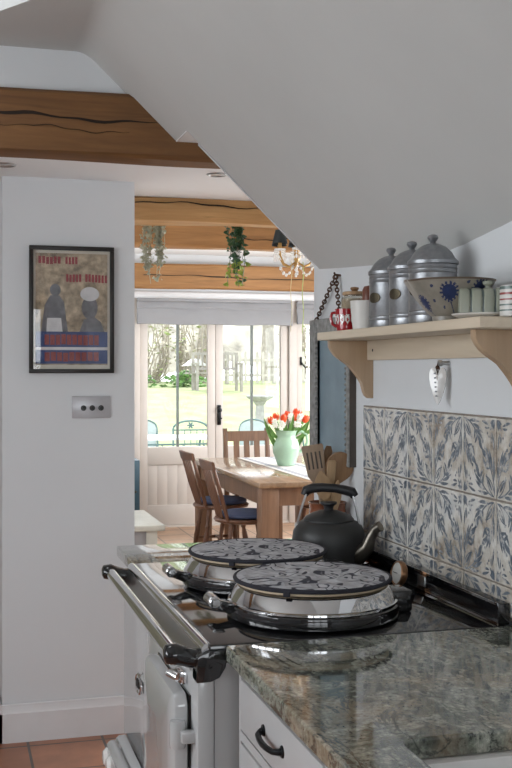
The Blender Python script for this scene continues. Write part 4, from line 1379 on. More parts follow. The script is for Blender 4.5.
MB().box(-0.014, -0.004, -BW + 0.025, BW - 0.08, 0.035, BH - 0.05).build('panel', 'boardblue', t)
b = MB()
nail = Vector((-0.018, -0.06, 0.642))
def chain(p, q, n):
    p, q = Vector(p), Vector(q)
    for i in range(n):
        c0 = p.lerp(q, i / n); c1 = p.lerp(q, (i + 1) / n)
        mid = (c0 + c1) / 2
        m_, L_ = align(c0, c1)
        m_ = Matrix.Translation(mid) @ m_.to_3x3().to_4x4() @ Matrix.Rotation((pi / 2) * (i % 2) + 0.4, 4, 'Z')
        pts = []
        for k in range(14):
            a = 2 * pi * k / 14
            pts.append(m_ @ Vector((0.0062 * cos(a), 0, (L_ * 0.66) * sin(a))))
        b.tube(pts, 0.0026, 6, closed=True)
chain(nail, (-0.016, BW - 0.05, BH - 0.004), 15)
chain(nail, (-0.016, -BW + 0.11, BH - 0.004), 13)
b.build('chain', 'rust', t)
MB().tube([(0.001, -0.06, 0.642), (-0.02, -0.06, 0.644), (-0.024, -0.06, 0.652)], 0.004, 8).build('hook', 'rust', t)

# ------------------------------------------------------------------ framed print and switches on the pillar
PX0, PX1, PZ0, PZ1 = 0.306, 0.652, 1.497, 2.018
t = thing('framed_print', 'black framed print with beige ground and blue bands on the white wall', 'picture', ((PX0 + PX1) / 2, 4.57, PZ0))
pw, ph_ = (PX1 - PX0) / 2, PZ1 - PZ0
b = MB()
f = 0.017
b.box(-pw, pw, -0.022, -0.001, 0, f, 0.002).box(-pw, pw, -0.022, -0.001, ph_ - f, ph_, 0.002).box(-pw, -pw + f, -0.022, -0.001, f, ph_ - f, 0.002).box(pw - f, pw, -0.022, -0.001, f, ph_ - f, 0.002)
b.build('frame', 'frame_black', t)
b = MB()
def pp(pts, mi, lv):
    """pts in unit poster coordinates (u right, v up)"""
    iw, ih = 2 * (pw - f), ph_ - 2 * f
    b.poly([(-pw + f + u * iw, -0.008 - lv * 0.0003, f + v * ih) for u, v in pts], mi)
def rect(u0, u1, v0, v1, mi, lv):
    pp([(u0, v0), (u1, v0), (u1, v1), (u0, v1)], mi, lv)
rect(0, 1, 0, 1, 0, 0)
rect(0.03, 0.97, 0.035, 0.975, 1, 1)
# red strips where the headings sit, in plain short blocks
rr = random.Random(2)
def strip(u0, u1, v0, v1, n, mi, lv=2):
    w = (u1 - u0) / n
    for k in range(n):
        a = u0 + k * w
        s = rr.uniform(-0.004, 0.004)
        rect(a + 0.006, a + w - 0.006, v0 + s, v1 + s, mi, lv)
strip(0.06, 0.36, 0.885, 0.945, 6, 2); strip(0.41, 0.58, 0.885, 0.945, 4, 2)
strip(0.42, 0.63, 0.735, 0.80, 5, 2); strip(0.67, 0.97, 0.735, 0.80, 7, 2)
# blue bands
rect(0.03, 0.97, 0.185, 0.315, 3, 2)
rect(0.03, 0.97, 0.045, 0.16, 3, 2)
rect(0.03, 0.97, 0.16, 0.185, 6, 2)
strip(0.14, 0.86, 0.205, 0.29, 10, 4, 3)
strip(0.14, 0.86, 0.065, 0.14, 9, 4, 3)
# two plain grey shapes and a pale upright bar
def oval(cu, cv, ru, rv, mi, lv):
    pp([(cu + ru * cos(2 * pi * k / 24), cv + rv * sin(2 * pi * k / 24)) for k in range(24)], mi, lv)
pp([(0.10, 0.315), (0.45, 0.315), (0.42, 0.46), (0.40, 0.56), (0.34, 0.62), (0.22, 0.62), (0.15, 0.54)], 5, 3)
oval(0.285, 0.665, 0.07, 0.052, 5, 3)
pp([(0.17, 0.315), (0.38, 0.315), (0.36, 0.43), (0.18, 0.43)], 6, 4)
pp([(0.60, 0.315), (0.93, 0.315), (0.88, 0.40), (0.80, 0.44), (0.66, 0.42)], 5, 4)
oval(0.735, 0.52, 0.105, 0.10, 5, 4)
oval(0.735, 0.635, 0.125, 0.06, 6, 5)
b.build('print_sheet', ['poster_border', 'paper', 'poster_red', 'poster_blue', 'poster_rust', 'poster_grey', 'poster_pale'], t, smooth=False, weld=False, normals=False)
b = MB(); b.box(-pw + f * 0.6, pw - f * 0.6, -0.0135, -0.0115, f * 0.6, ph_ - f * 0.6); b.build('glass', 'poster_glass', t)
t = thing('switch_plate', 'pale metal switch plate with three round dimmers under the framed print', 'light switch', (0.559, 4.57, 1.357))
MB().box(-0.079, 0.079, -0.008, -0.0005, -0.046, 0.046, 0.002).build('plate', 'plate_metal', t)
for k in (-0.032, 0.004, 0.040):
    MB().lathe([(0.0115, 0), (0.0115, 0.003), (0.008, 0.004), (0.0075, 0.016), (0.0001, 0.017)], 18, T(k, -0.008, -0.004) @ Matrix.Rotation(pi / 2, 4, 'X')).build('dimmer_knob', 'kettle', t)

# ------------------------------------------------------------------ kettle
t = thing('kettle', 'black squat kettle with wire-hung handle at the back of the cooker', 'kettle', (1.121, 3.205, HZ))
pr = [(0.085, 0.0005), (0.102, 0.004), (0.110, 0.015), (0.1135, 0.040), (0.113, 0.078), (0.110, 0.104), (0.102, 0.122), (0.088, 0.134), (0.076, 0.138)]
MB().lathe(pr, 56).build('body', 'kettle', t)
l = MB().lathe([(0.078, 0.1365), (0.078, 0.142), (0.070, 0.151), (0.052, 0.160), (0.030, 0.167), (0.0001, 0.169)], 48, cap=False).build('lid', 'kettle', t)
MB().lathe([(0.018, 0.164), (0.014, 0.172), (0.016, 0.181), (0.026, 0.189), (0.026, 0.194), (0.0001, 0.195)], 28, cap=False).build('lid_knob', 'blackplastic', l)
sd = Vector((0.62, -0.78, 0)).normalized()
sp = [sd * 0.085 + Vector((0, 0, 0.035)), sd * 0.112 + Vector((0, 0, 0.043)), sd * 0.138 + Vector((0, 0, 0.068)), sd * 0.150 + Vector((0, 0, 0.10)), sd * 0.166 + Vector((0, 0, 0.125)), sd * 0.182 + Vector((0, 0, 0.134))]
MB().tube(sp, [0.032, 0.028, 0.021, 0.017, 0.015, 0.016], 16).build('spout', 'gunmetal', t)
hd = Vector((0.955, -0.295, 0)).normalized()
pd = Vector((-hd.y, hd.x, 0))
b = MB()
arc = [hd * x + Vector((0, 0, z)) for x, z in ((-0.074, 0.215), (-0.069, 0.229), (-0.050, 0.236), (-0.02, 0.238), (0.02, 0.236), (0.05, 0.230), (0.072, 0.224), (0.080, 0.211))]
b.tube(arc, [0.012, 0.015, 0.015, 0.0135, 0.0135, 0.015, 0.016, 0.013], 12)
hn = b.build('handle', 'blackplastic', t)
for s, xt, xb, zb in ((-1, 0.068, 0.099, 0.118), (1, 0.072, 0.097, 0.110)):
    b = MB()
    for o in (-1, 1):
        p0 = hd * (s * xt) + pd * (o * 0.009) + Vector((0, 0, 0.222))
        p1 = hd * (s * (xt + xb) / 2) + pd * (o * 0.014) + Vector((0, 0, 0.175))
        p2 = hd * (s * xb) + pd * (o * 0.012) + Vector((0, 0, zb))
        b.tube([p0, p1, p2], 0.0034, 8)
    m_ = hd * (s * xb)
    b.box(-0.006, 0.006, -0.018, 0.018, -0.008, 0.012, 0.003, tf=T(m_.x, m_.y, zb - 0.002) @ Matrix.Rotation(atan2(hd.y, hd.x), 4, 'Z'))
    b.build('handle_stay', 'steel', hn)

# dial thermometer leaning on the upstand
t = thing('oven_thermometer', 'small round copper-cased dial propped against the black upstand', 'thermometer', (1.200, 2.84, HZ))
R_ = Matrix.Rotation(0.08, 4, 'Z') @ T(0, 0, 0.035) @ Matrix.Rotation(-pi / 2 + 0.16, 4, 'Y')
MB().lathe([(0.0001, -0.012), (0.029, -0.012), (0.0335, -0.008), (0.0345, 0.0), (0.0335, 0.008), (0.031, 0.010), (0.029, 0.007)], 36, R_, cap=False).build('case', 'copper', t)
MB().lathe([(0.0001, 0.0065), (0.0295, 0.0065)], 32, R_, cap=False).build('dial_face', 'dial', t)
b = MB(); b.box(-0.001, 0.001, -0.004, 0.022, 0.0070, 0.0076, tf=R_); b.build('needle', 'iron', t)
b = MB(); b.tube([R_ @ Vector((0.040 + 0.006 * cos(a), 0.006 * sin(a), 0)) for a in [2 * pi * k / 14 for k in range(14)]], 0.0018, 6, closed=True); b.build('hanging_ring', 'steel', t)

# ------------------------------------------------------------------ utensil pot and utensils
ux_, uy_ = 1.209, 3.468
t = thing('utensil_pot', 'reddish brown glazed pot holding wooden utensils behind the kettle', 'pot', (ux_, uy_, HZ))
MB().lathe([(0.050, 0.0), (0.055, 0.004), (0.064, 0.05), (0.066, 0.10), (0.060, 0.14), (0.062, 0.155), (0.066, 0.160), (0.062, 0.161), (0.056, 0.14), (0.058, 0.06), (0.045, 0.012), (0.0001, 0.010)], 36).build('pot', mat('red_brown_glaze', (0.20, 0.065, 0.03), 0.2, var=0.4, vscale=25), t)
def utensil(name, label, cat, base, tip, m, outline, th, slots=None, twist=0.0, handle_r=0.006):
    """handle from base to where the blade begins; blade outline (w, s) along the axis towards tip"""
    base, tip = Vector(base), Vector(tip)
    o = thing(name, label, cat, tuple(base))
    d = tip - base
    L_ = d.length
    rot = d.to_track_quat('Z', 'Y').to_matrix().to_4x4()
    side = Vector((0.9636, -0.2672, 0))
    # make local X run across the view so that the blade shows its face
    z = d.normalized()
    x = (side - z * side.dot(z)).normalized()
    y = z.cross(x)
    rot = Matrix(((x.x, y.x, z.x, 0), (x.y, y.y, z.y, 0), (x.z, y.z, z.z, 0), (0, 0, 0, 1))) @ Matrix.Rotation(twist, 4, 'Z')
    s0 = min(s for _, s in outline)
    b = MB()
    pts = [rot @ Vector((0, 0, L_ * s0 * k / 5)) for k in range(6)]
    b.tube(pts, [handle_r * 0.9] * 3 + [handle_r] * 3, 10)
    b.build('handle', m, o)
    b = MB()
    pl = [(w, L_ * s) for w, s in outline] + [(-w, L_ * s) for w, s in outline[::-1] if abs(w) > 1e-6]
    b.prism(pl, 'y', -th / 2, th / 2, tf=rot, bev=0.0015)
    h = b.build('blade', m, o)
    if slots:
        b = MB()
        for sx_, s0_, s1_ in slots:
            b.box(sx_ - 0.003, sx_ + 0.003, -th / 2 - 0.0006, th / 2 + 0.0006, L_ * s0_, L_ * s1_, 0.0012, tf=rot)
        b.build('slots', 'frame_dark', h)
    return o
def up(px, z, Y):
    """a point at height z on the utensil bunch"""
    return (px, Y, z)
zb = HZ + 0.014
def spoon_outline(w, s0):
    return [(0.005, s0)] + [(max(0.0055, w * sin(pi * (0.08 + 0.92 * k / 10)) ** 0.8), s0 + (1 - s0) * (0.05 + 0.95 * k / 10)) for k in range(0, 10)] + [(w * 0.12, 1.0)]
utensil('slotted_spatula', 'broad wooden slotted spatula standing leftmost in the utensil pot', 'spatula', (ux_ - 0.005, uy_ - 0.02, zb), (ux_ - 0.043, uy_ + 0.035, zb + 0.335), 'utensil_grey',
        [(0.006, 0.55), (0.010, 0.60), (0.030, 0.70), (0.037, 0.98), (0.034, 1.0)], 0.006, [(-0.021, 0.76, 0.93), (-0.007, 0.76, 0.93), (0.007, 0.76, 0.93), (0.021, 0.76, 0.93)])
utensil('wooden_spoon', 'beech spoon with oval bowl in front of the slotted spatula', 'spoon', (ux_ + 0.01, uy_ - 0.035, zb), (ux_ - 0.042, uy_ - 0.052, zb + 0.255), 'utensil', spoon_outline(0.029, 0.62), 0.010)
utensil('wooden_ladle', 'big dark olivewood spoon with round bowl leaning towards the tiles', 'spoon', (ux_ - 0.02, uy_ + 0.0, zb), (ux_ + 0.034, uy_ - 0.056, zb + 0.315), 'utensil_dark', [(0.006, 0.66), (0.014, 0.69)] + [(0.046 * sin(pi * k / 12), 0.70 + 0.15 * (1 - cos(pi * k / 12))) for k in range(3, 12)] + [(0.006, 1.0)], 0.016, twist=0.12)
utensil('wooden_spatula', 'slim pale wooden spatula between the spatula and the big round spoon', 'spatula', (ux_ - 0.02, uy_ - 0.03, zb), (ux_ - 0.005, uy_ - 0.060, zb + 0.29), 'utensil',
        [(0.006, 0.5), (0.009, 0.62), (0.015, 0.80), (0.016, 0.98), (0.011, 1.0)], 0.006, twist=0.4)
utensil('wooden_fork', 'dark tipped wooden stick behind the slim pale spatula', 'utensil', (ux_ - 0.02, uy_ + 0.03, zb), (ux_ + 0.02, uy_ + 0.045, zb + 0.33), 'utensil_dark',
        [(0.007, 0.6), (0.010, 0.75), (0.014, 0.95), (0.008, 1.0)], 0.007)
utensil('wooden_spoon', 'slim pale spoon leaning in front of the big round spoon', 'spoon', (ux_ + 0.0, uy_ - 0.035, zb), (ux_ + 0.010, uy_ - 0.075, zb + 0.225), 'utensil', spoon_outline(0.016, 0.55), 0.008, twist=0.2)

# ------------------------------------------------------------------ dining furniture
t = thing('dining_table', 'long worn pine dining table with chunky square legs', 'table', (2.53, 8.19, 0))
TX, TYh = 0.535, 1.075
MB().box(-TX, TX, -TYh, TYh, 0.712, 0.75, 0.006).build('tabletop', 'table', t)
b = MB(); b.box(-TX + 0.07, TX - 0.07, -TYh + 0.055, -TYh + 0.085, 0.585, 0.712).box(-TX + 0.07, TX - 0.07, TYh - 0.085, TYh - 0.055, 0.585, 0.712).box(-TX + 0.05, -TX + 0.08, -TYh + 0.085, TYh - 0.085, 0.585, 0.712).box(TX - 0.08, TX - 0.05, -TYh + 0.085, TYh - 0.085, 0.585, 0.712)
b.build('apron', 'tableleg', t)
for sx in (-1, 1):
    for sy in (-1, 1):
        x, y = sx * (TX - 0.085), sy * (TYh - 0.085)
        MB().box(x - 0.062, x + 0.062, y - 0.062, y + 0.062, 0.0, 0.7118, 0.005).build('leg', 'tableleg', t)
t = thing('table_runner', 'pale linen runner with blue stripes along the dining table', 'table runner', (2.55, 8.2, 0.751))
b = MB().box(-0.17, 0.17, -0.98, 0.98, 0.0, 0.003)
b.build('cloth', 'runner', t)
for x in (-0.125, 0.125, -0.10, 0.10):
    MB().box(x - 0.006, x + 0.006, -0.979, 0.979, 0.003, 0.0036).build('stripe', 'runner_stripe', t)

def turned(p, q, R, mb):
    m_, L_ = align(p, q)
    pr = [(0.72, 0), (0.78, .06), (0.65, .10), (1.0, .14), (0.7, .19), (0.95, .35), (1.08, .45), (0.95, .56), (0.65, .63), (1.0, .67), (0.62, .72), (0.8, .9), (0.75, 1.0)]
    mb.lathe([(r * R, z * L_) for r, z in pr], 14, m_)
    return mb
CH_LABELS = ['dark wooden spindle chair at the near left corner of the dining table', 'dark wooden spindle chair beyond it on the left side, by the door panel',
             'dark wooden chair tucked under the right side of the table, behind the kettle', 'dark wooden chair farther along the right side of the table']
c0 = thing('dining_chair', CH_LABELS[0], 'chair', (2.03, 7.63, 0), 0.0, group='spindle dining chairs')
MB().lathe([(0.0001, 0.425), (0.19, 0.425), (0.215, 0.434), (0.222, 0.448), (0.215, 0.458), (0.17, 0.455), (0.0001, 0.452)], 40, Matrix.Diagonal((1.0, 1.0, 1, 1)), cap=False).build('seat', 'chair', c0)
for sx in (-1, 1):
    for sy in (-1, 1):
        turned((sx * 0.185, sy * 0.175, 0.0), (sx * 0.125, sy * 0.12, 0.432), 0.021, MB()).build('leg', 'chair', c0)
b = MB()
for sy in (-1, 1):
    b.tube([(-0.165, sy * 0.155, 0.17), (0, sy * 0.155, 0.172), (0.165, sy * 0.155, 0.17)], [0.009, 0.014, 0.009], 10)
b.tube([(0, -0.155, 0.172), (0, 0.0, 0.172), (0, 0.155, 0.172)], [0.009, 0.013, 0.009], 10)
b.build('stretcher', 'chair', c0)
for sy in (-1, 1):
    b = MB()
    b.tube([(-0.155, sy * 0.145, 0.44), (-0.21, sy * 0.165, 0.62), (-0.262, sy * 0.178, 0.80), (-0.275, sy * 0.18, 0.845)], [0.013, 0.016, 0.012, 0.012], 10)
    b.build('back_post', 'chair', c0)
for y in (-0.075, -0.025, 0.025, 0.075):
    MB().tube([(-0.175, y, 0.445), (-0.225, y * 1.1, 0.62), (-0.278, y * 1.2, 0.815)], [0.008, 0.011, 0.008], 8).build('spindle', 'chair', c0)
b = MB()
cr = [(-0.272 - 0.03 * (1 - (y / 0.205) ** 2), y) for y in [-0.205 + 0.041 * k for k in range(11)]]
rings = []
for (x, y) in cr:
    hh = 0.036 - 0.010 * abs(y) / 0.2
    rings.append([b.bm.verts.new((x + dx_ - (z_ - 0.83) * 0.25, y, z_)) for dx_, z_ in ((-0.009, 0.84 - hh), (0.009, 0.84 - hh), (0.010, 0.84 + hh), (0.0, 0.84 + hh + 0.006), (-0.010, 0.84 + hh))])
for i in range(len(rings) - 1):
    for k in range(5):
        b.bm.faces.new((rings[i][k], rings[i][(k + 1) % 5], rings[i + 1][(k + 1) % 5], rings[i + 1][k]))
b.bm.faces.new(rings[0][::-1]); b.bm.faces.new(rings[-1])
b.build('crest_rail', 'chair', c0)
CPOS = [((2.03, 7.63), 0.0), ((2.06, 8.47), 0.03), ((2.86, 7.62), pi), ((2.865, 8.28), pi)]
for (x, y), rz in CPOS[1:]:
    dup(c0, (x, y, 0), rz, CH_LABELS[len([o for o in COL.objects if o.name.startswith('dining_chair')])])
CU = ['navy seat cushion on the spindle chair nearest the kitchen', 'navy seat cushion on the spindle chair beyond, by the door panel',
      'navy seat cushion on the right-hand chair behind the kettle', 'navy seat cushion on the right-hand chair farther along']
k0_ = None
for i, ((x, y), rz) in enumerate(CPOS):
    if k0_ is None:
        b = MB().lathe([(0.0001, 0.0), (0.17, 0.0), (0.192, 0.008), (0.197, 0.02), (0.188, 0.034), (0.15, 0.043), (0.05, 0.046), (0.0001, 0.043)], 36, cap=False)
        k0_ = tag(b.build('seat_cushion', 'cushion', loc=(x + 0.01, y, 0.459)), CU[0], 'cushion', 'navy seat cushions')
    else:
        c = k0_.copy(); COL.objects.link(c); c.location = (x + 0.01 * cos(rz), y, 0.459); c['label'] = CU[i]
# slat-back chair at the far end
t = thing('slat_chair', 'dark slat-backed chair at the far end of the dining table', 'chair', (2.57, 9.36, 0))
MB().box(-0.21, 0.21, -0.20, 0.20, 0.43, 0.46, 0.008).build('seat', 'chairdark', t)
for sx in (-1, 1):
    MB().box(sx * 0.195 - 0.02, sx * 0.195 + 0.02, -0.19, -0.15, 0, 0.43, 0.003).build('leg', 'chairdark', t)
    MB().prism([(0.16, 0), (0.20, 0), (0.205, 0.45), (0.265, 0.985), (0.235, 0.985), (0.165, 0.45)], 'x', sx * 0.195 - 0.02, sx * 0.195 + 0.02, bev=0.003).build('back_post', 'chairdark', t)
MB().prism([(0.218, 0.87), (0.24, 0.87), (0.25, 0.96), (0.228, 0.96)], 'x', -0.175, 0.175).build('top_rail', 'chairdark', t)
MB().prism([(0.185, 0.56), (0.205, 0.56), (0.208, 0.60), (0.188, 0.60)], 'x', -0.175, 0.175).build('lower_rail', 'chairdark', t)
for x in (-0.095, 0.0, 0.095):
    MB().prism([(0.19, 0.60), (0.203, 0.60), (0.237, 0.87), (0.224, 0.87)], 'x', x - 0.026, x + 0.026).build('slat', 'chairdark', t)

# jug and flowers
jx, jy, jz = 2.555, 8.32, 0.755
t = thing('flower_jug', 'celadon green glazed jug of tulips on the table runner', 'jug', (jx, jy, jz))
pr = [(0.062, 0.0), (0.070, 0.004), (0.085, 0.05), (0.104, 0.10), (0.109, 0.14), (0.100, 0.18), (0.082, 0.215), (0.076, 0.235), (0.083, 0.262), (0.094, 0.278), (0.090, 0.279), (0.078, 0.258), (0.071, 0.235), (0.076, 0.215), (0.095, 0.17), (0.098, 0.12), (0.06, 0.02), (0.0001, 0.015)]
b = MB().lathe(pr, 48)
b.build('body', 'jug', t)
MB().tube([(0.083, -0.02, 0.252), (0.120, -0.028, 0.268), (0.158, -0.035, 0.245), (0.166, -0.037, 0.19), (0.145, -0.033, 0.14), (0.104, -0.024, 0.105)], [0.012, 0.012, 0.012, 0.012, 0.012, 0.014], 10).build('handle', 'jug', t)
tl_ = [(-0.115, -0.01, 0.405), (-0.065, 0.03, 0.43), (-0.03, -0.04, 0.42), (0.015, 0.02, 0.44), (0.055, -0.03, 0.43), (0.105, 0.02, 0.445), (0.135, -0.03, 0.415), (0.09, 0.05, 0.46)]
tlab = ['orange-red tulip leaning out leftmost in the green jug', 'orange-red tulip second from the left in the green jug', 'orange-red tulip low in front, left of the bunch centre',
        'orange-red tulip upright at the centre of the bunch', 'orange-red tulip in front, right of the bunch centre', 'orange-red tulip high on the right of the bunch',
        'orange-red tulip leaning out rightmost in the green jug', 'orange-red tulip at the back, topmost of the bunch']
def petal_cup(mb, m_, mi=0, R=0.027, Hh=0.062):
    for k in range(6):
        a = 2 * pi * k / 6 + (0.2 if k % 2 else 0)
        rr_ = R * (1.0 if k % 2 else 0.88)
        cols = []
        for i in range(6):
            s = i / 5
            r = rr_ * (sin(pi * (0.15 + 0.62 * s)) ** 0.7) * (1.0 if s < 0.8 else 0.92)
            wdt = 0.62 * (1 - abs(2 * s - 0.85) ** 2.2 * 0.8) if s < 1 else 0.08
            cols.append([mb.bm.verts.new(m_ @ Vector((r * cos(a + w * wdt), r * sin(a + w * wdt), Hh * s))) for w in (-1, -0.4, 0.4, 1)])
        for i in range(5):
            for j in range(3):
                f_ = mb.bm.faces.new((cols[i][j], cols[i][j + 1], cols[i + 1][j + 1], cols[i + 1][j]))
                f_.material_index = mi
def blade_leaf(mb, p0, p1, bendv, w, mi=0):
    p0, p1, bendv = Vector(p0), Vector(p1), Vector(bendv)
    rows_ = []
    n = 7
    d = (p1 - p0)
    side = d.cross(Vector((0.27, 0.96, 0.2))).normalized()
    for i in range(n + 1):
        s = i / n
        c = p0 + d * s + bendv * (s * (1 - s) * 4 * 0.3 + s * s * 0.3)
        ww = w * max(0.06, sin(pi * min(1, 0.12 + s * 0.88)) ** 0.7)
        rows_.append([mb.bm.verts.new(c - side * ww), mb.bm.verts.new(c + Vector((0.27, 0.96, 0)) * ww * 0.35), mb.bm.verts.new(c + side * ww)])
    for i in range(n):
        for j in (0, 1):
            f_ = mb.bm.faces.new((rows_[i][j], rows_[i][j + 1], rows_[i + 1][j + 1], rows_[i + 1][j])); f_.material_index = mi
for (x, y, z), lb in zip(tl_, tlab):
    base = Vector((jx + x * 0.25, jy + y * 0.25, jz + 0.06))
    tp = Vector((x * 0.75, y * 0.75, z - 0.06 - 0.075))
    o = thing('tulip', lb, 'flower', tuple(base), group='orange tulips in the jug')
    mid = Vector((tp.x * 0.35, tp.y * 0.35, tp.z * 0.6))
    MB().tube([(0, 0, 0), mid, tp], 0.0042, 8).build('stem', 'leaf', o)
    b = MB(); m_, _ = align(tp, tp + (tp - mid)); petal_cup(b, m_, R=0.028, Hh=0.066); b.build('bloom', 'tulip', o, normals=False)
    b = MB(); blade_leaf(b, mid * 0.9, mid * 0.9 + Vector((x * 0.9 + 0.02, y - 0.03, 0.13)), Vector((x * 0.5, y * 0.5, -0.04)), 0.016); b.build('leaf', 'leaf', o, normals=False)
wf = [(-0.11, -0.06, 0.335), (-0.05, -0.07, 0.325), (0.02, -0.06, 0.375), (0.09, -0.06, 0.385), (-0.145, 0.0, 0.36), (0.06, -0.08, 0.33), (0.15, 0.0, 0.37)]
wl = ['white narcissus low on the left side of the jug', 'white narcissus hanging over the jug rim, left of centre', 'white narcissus in the middle of the tulips', 'white narcissus right of centre under the tulips',
      'white narcissus sticking out farthest left of the jug', 'white narcissus low over the jug rim, right of centre', 'white narcissus farthest right by the jug handle']
for (x, y, z), lb in zip(wf, wl):
    base = Vector((jx + x * 0.25, jy + y * 0.25, jz + 0.06))
    tp = Vector((x * 0.75, y * 0.75, z - 0.06))
    o = thing('narcissus', lb, 'flower', tuple(base), group='white narcissi in the jug')
    MB().tube([(0, 0, 0), (x * 0.15, y * 0.15, tp.z * 0.7), tp], 0.0035, 8).build('stem', 'leaf', o)
    b = MB()
    face = Vector((x * 0.5 - 0.27, -0.9, 0.25)).normalized()
    for cl_ in range(3):
        off = Vector((random.uniform(-.02, .02), random.uniform(-.01, .01), random.uniform(-.02, .02))) if cl_ else Vector()
        m_, _ = align(tp + off, tp + off + face)
        for k in range(6):
            a = 2 * pi * k / 6
            c_, s_ = cos(a), sin(a)
            pts = [m_ @ Vector((u * c_ - v * s_, u * s_ + v * c_, w)) for u, v, w in ((0.003, 0, 0.002), (0.014, -0.009, 0.004), (0.028, 0, 0.001), (0.014, 0.009, 0.004))]
            b.poly(pts, 0)
        b.lathe([(0.004, 0.002), (0.006, 0.012), (0.0075, 0.014)], 10, m_, 0, cap=False)
    b.build('bloom', 'petal_white', o, normals=False)
# loose long leaves belong to the tulips; a few extra dark stems
for i, (x, y, lb) in enumerate([(-0.17, -0.02, 'long green leaf blade arching out to the left of the jug'), (0.17, -0.02, 'long green leaf blade arching out to the right of the jug'), (0.03, -0.08, 'long green leaf blade standing at the front of the jug')]):
    b = MB(); blade_leaf(b, (x * 0.2, y * 0.2, 0.06), (x, y, 0.37 if i < 2 else 0.40), (x * 0.4, y * 0.3, 0.03), 0.018)
    tag(b.build('leaf_blade', 'leaf', loc=(jx, jy, jz), normals=False), lb, 'leaf')

# painted bench by the left wall and blue cupboard
t = thing('low_bench', 'pale topped low bench with grey sides beside the white pillar', 'bench', (0.76, 7.38, 0))
MB().box(0.0, 0.645, 0.0, 0.84, 0.415, 0.455, 0.006).build('bench_top', 'bench_top', t)
MB().box(0.02, 0.595, 0.03, 0.81, 0.02, 0.415).build('bench_body', 'bench_side', t)
for x in (0.03, 0.52):
    MB().box(x, x + 0.075, 0.02, 0.032, 0.0, 0.415, 0.002).build('corner_post', 'bench_top', t)
t = thing('low_cupboard', 'slate blue low cupboard between the pillar and the glazed doors', 'cupboard', (1.10, 9.80, 0))
MB().box(0.0, 0.535, 0.0, 0.55, 0.06, 0.70, 0.004).build('body', 'teal', t)
MB().box(0.03, 0.50, 0.03, 0.53, 0.0, 0.06).build('plinth', 'teal', t)
for x0 in (0.015, 0.272):
    d_ = MB().box(x0, x0 + 0.248, -0.014, 0.0, 0.09, 0.68, 0.003).build('door', 'teal', t)
    MB().ball((x0 + 0.22, -0.024, 0.42), 0.012).build('knob', 'brass', d_)

# ------------------------------------------------------------------ hanging plants
def trailing(x, y, z, label, strands, spread, length, m, seed, tipm=None, leaf_s=0.012):
    rnd = random.Random(seed)
    t = thing('trailing_plant', label, 'plant', (x, y, z))
    bs, bl = MB(), MB()
    for s in range(strands):
        px = rnd.uniform(-spread, spread); py = rnd.uniform(-0.01, 0.035)
        L_ = length * rnd.uniform(0.45, 1.0) * (1.0 if s else 1.0)
        if s == 0:
            px = 0.012 if tipm else -0.01; L_ = length
        pts = []
        n = 12
        for i in range(n + 1):
            q = i / n
            pts.append(Vector((px + 0.008 * sin(q * 7 + s), py + 0.006 * cos(q * 6 + s), 0.03 - q * L_)))
        pts[0].y = -0.016; pts[0].x = px * 0.8
        bs.tube(pts, 0.0016, 5)
        k = int(L_ / 0.011)
        for i in range(k):
            q = rnd.random()
            c = pts[int(q * n)].lerp(pts[min(n, int(q * n) + 1)], rnd.random()) + Vector((rnd.gauss(0, .008), rnd.gauss(0, .008), 0))
            if c.y < 0.0 and c.z > -0.01:
                continue
            sz = leaf_s * rnd.uniform(0.7, 1.4)
            R = Matrix.Rotation(rnd.uniform(0, 6.28), 3, 'Z') @ Matrix.Rotation(rnd.uniform(0.3, 2.2), 3, 'X')
            mi = 1 if (tipm and c.z < -length * 0.52 and rnd.random() < 0.85) else 0
            bl.poly([c + R @ Vector(v) for v in ((-sz * .3, 0, 0), (0, -sz * .7, .001), (sz, -sz * .3, 0), (sz * 1.35, 0, -.003), (sz, sz * .3, 0), (0, sz * .7, .001))], mi)
    bs.build('stems', 'leaf_silver' if not tipm else 'leaf_dark', t)
    bl.build('leaves', [m] + ([tipm] if tipm else []), t, smooth=False, normals=False, weld=False)
trailing(0.918, 5.135, 2.20, 'silvery trailing plant hanging from the golden beam beside the pillar', 17, 0.058, 0.31, 'leaf_silver', 12, None, 0.012)
trailing(1.327, 5.135, 2.20, 'dark green trailing ivy with lime tips hanging from the golden beam', 13, 0.036, 0.315, 'leaf_dark', 14, 'leaf_lime', 0.0135)

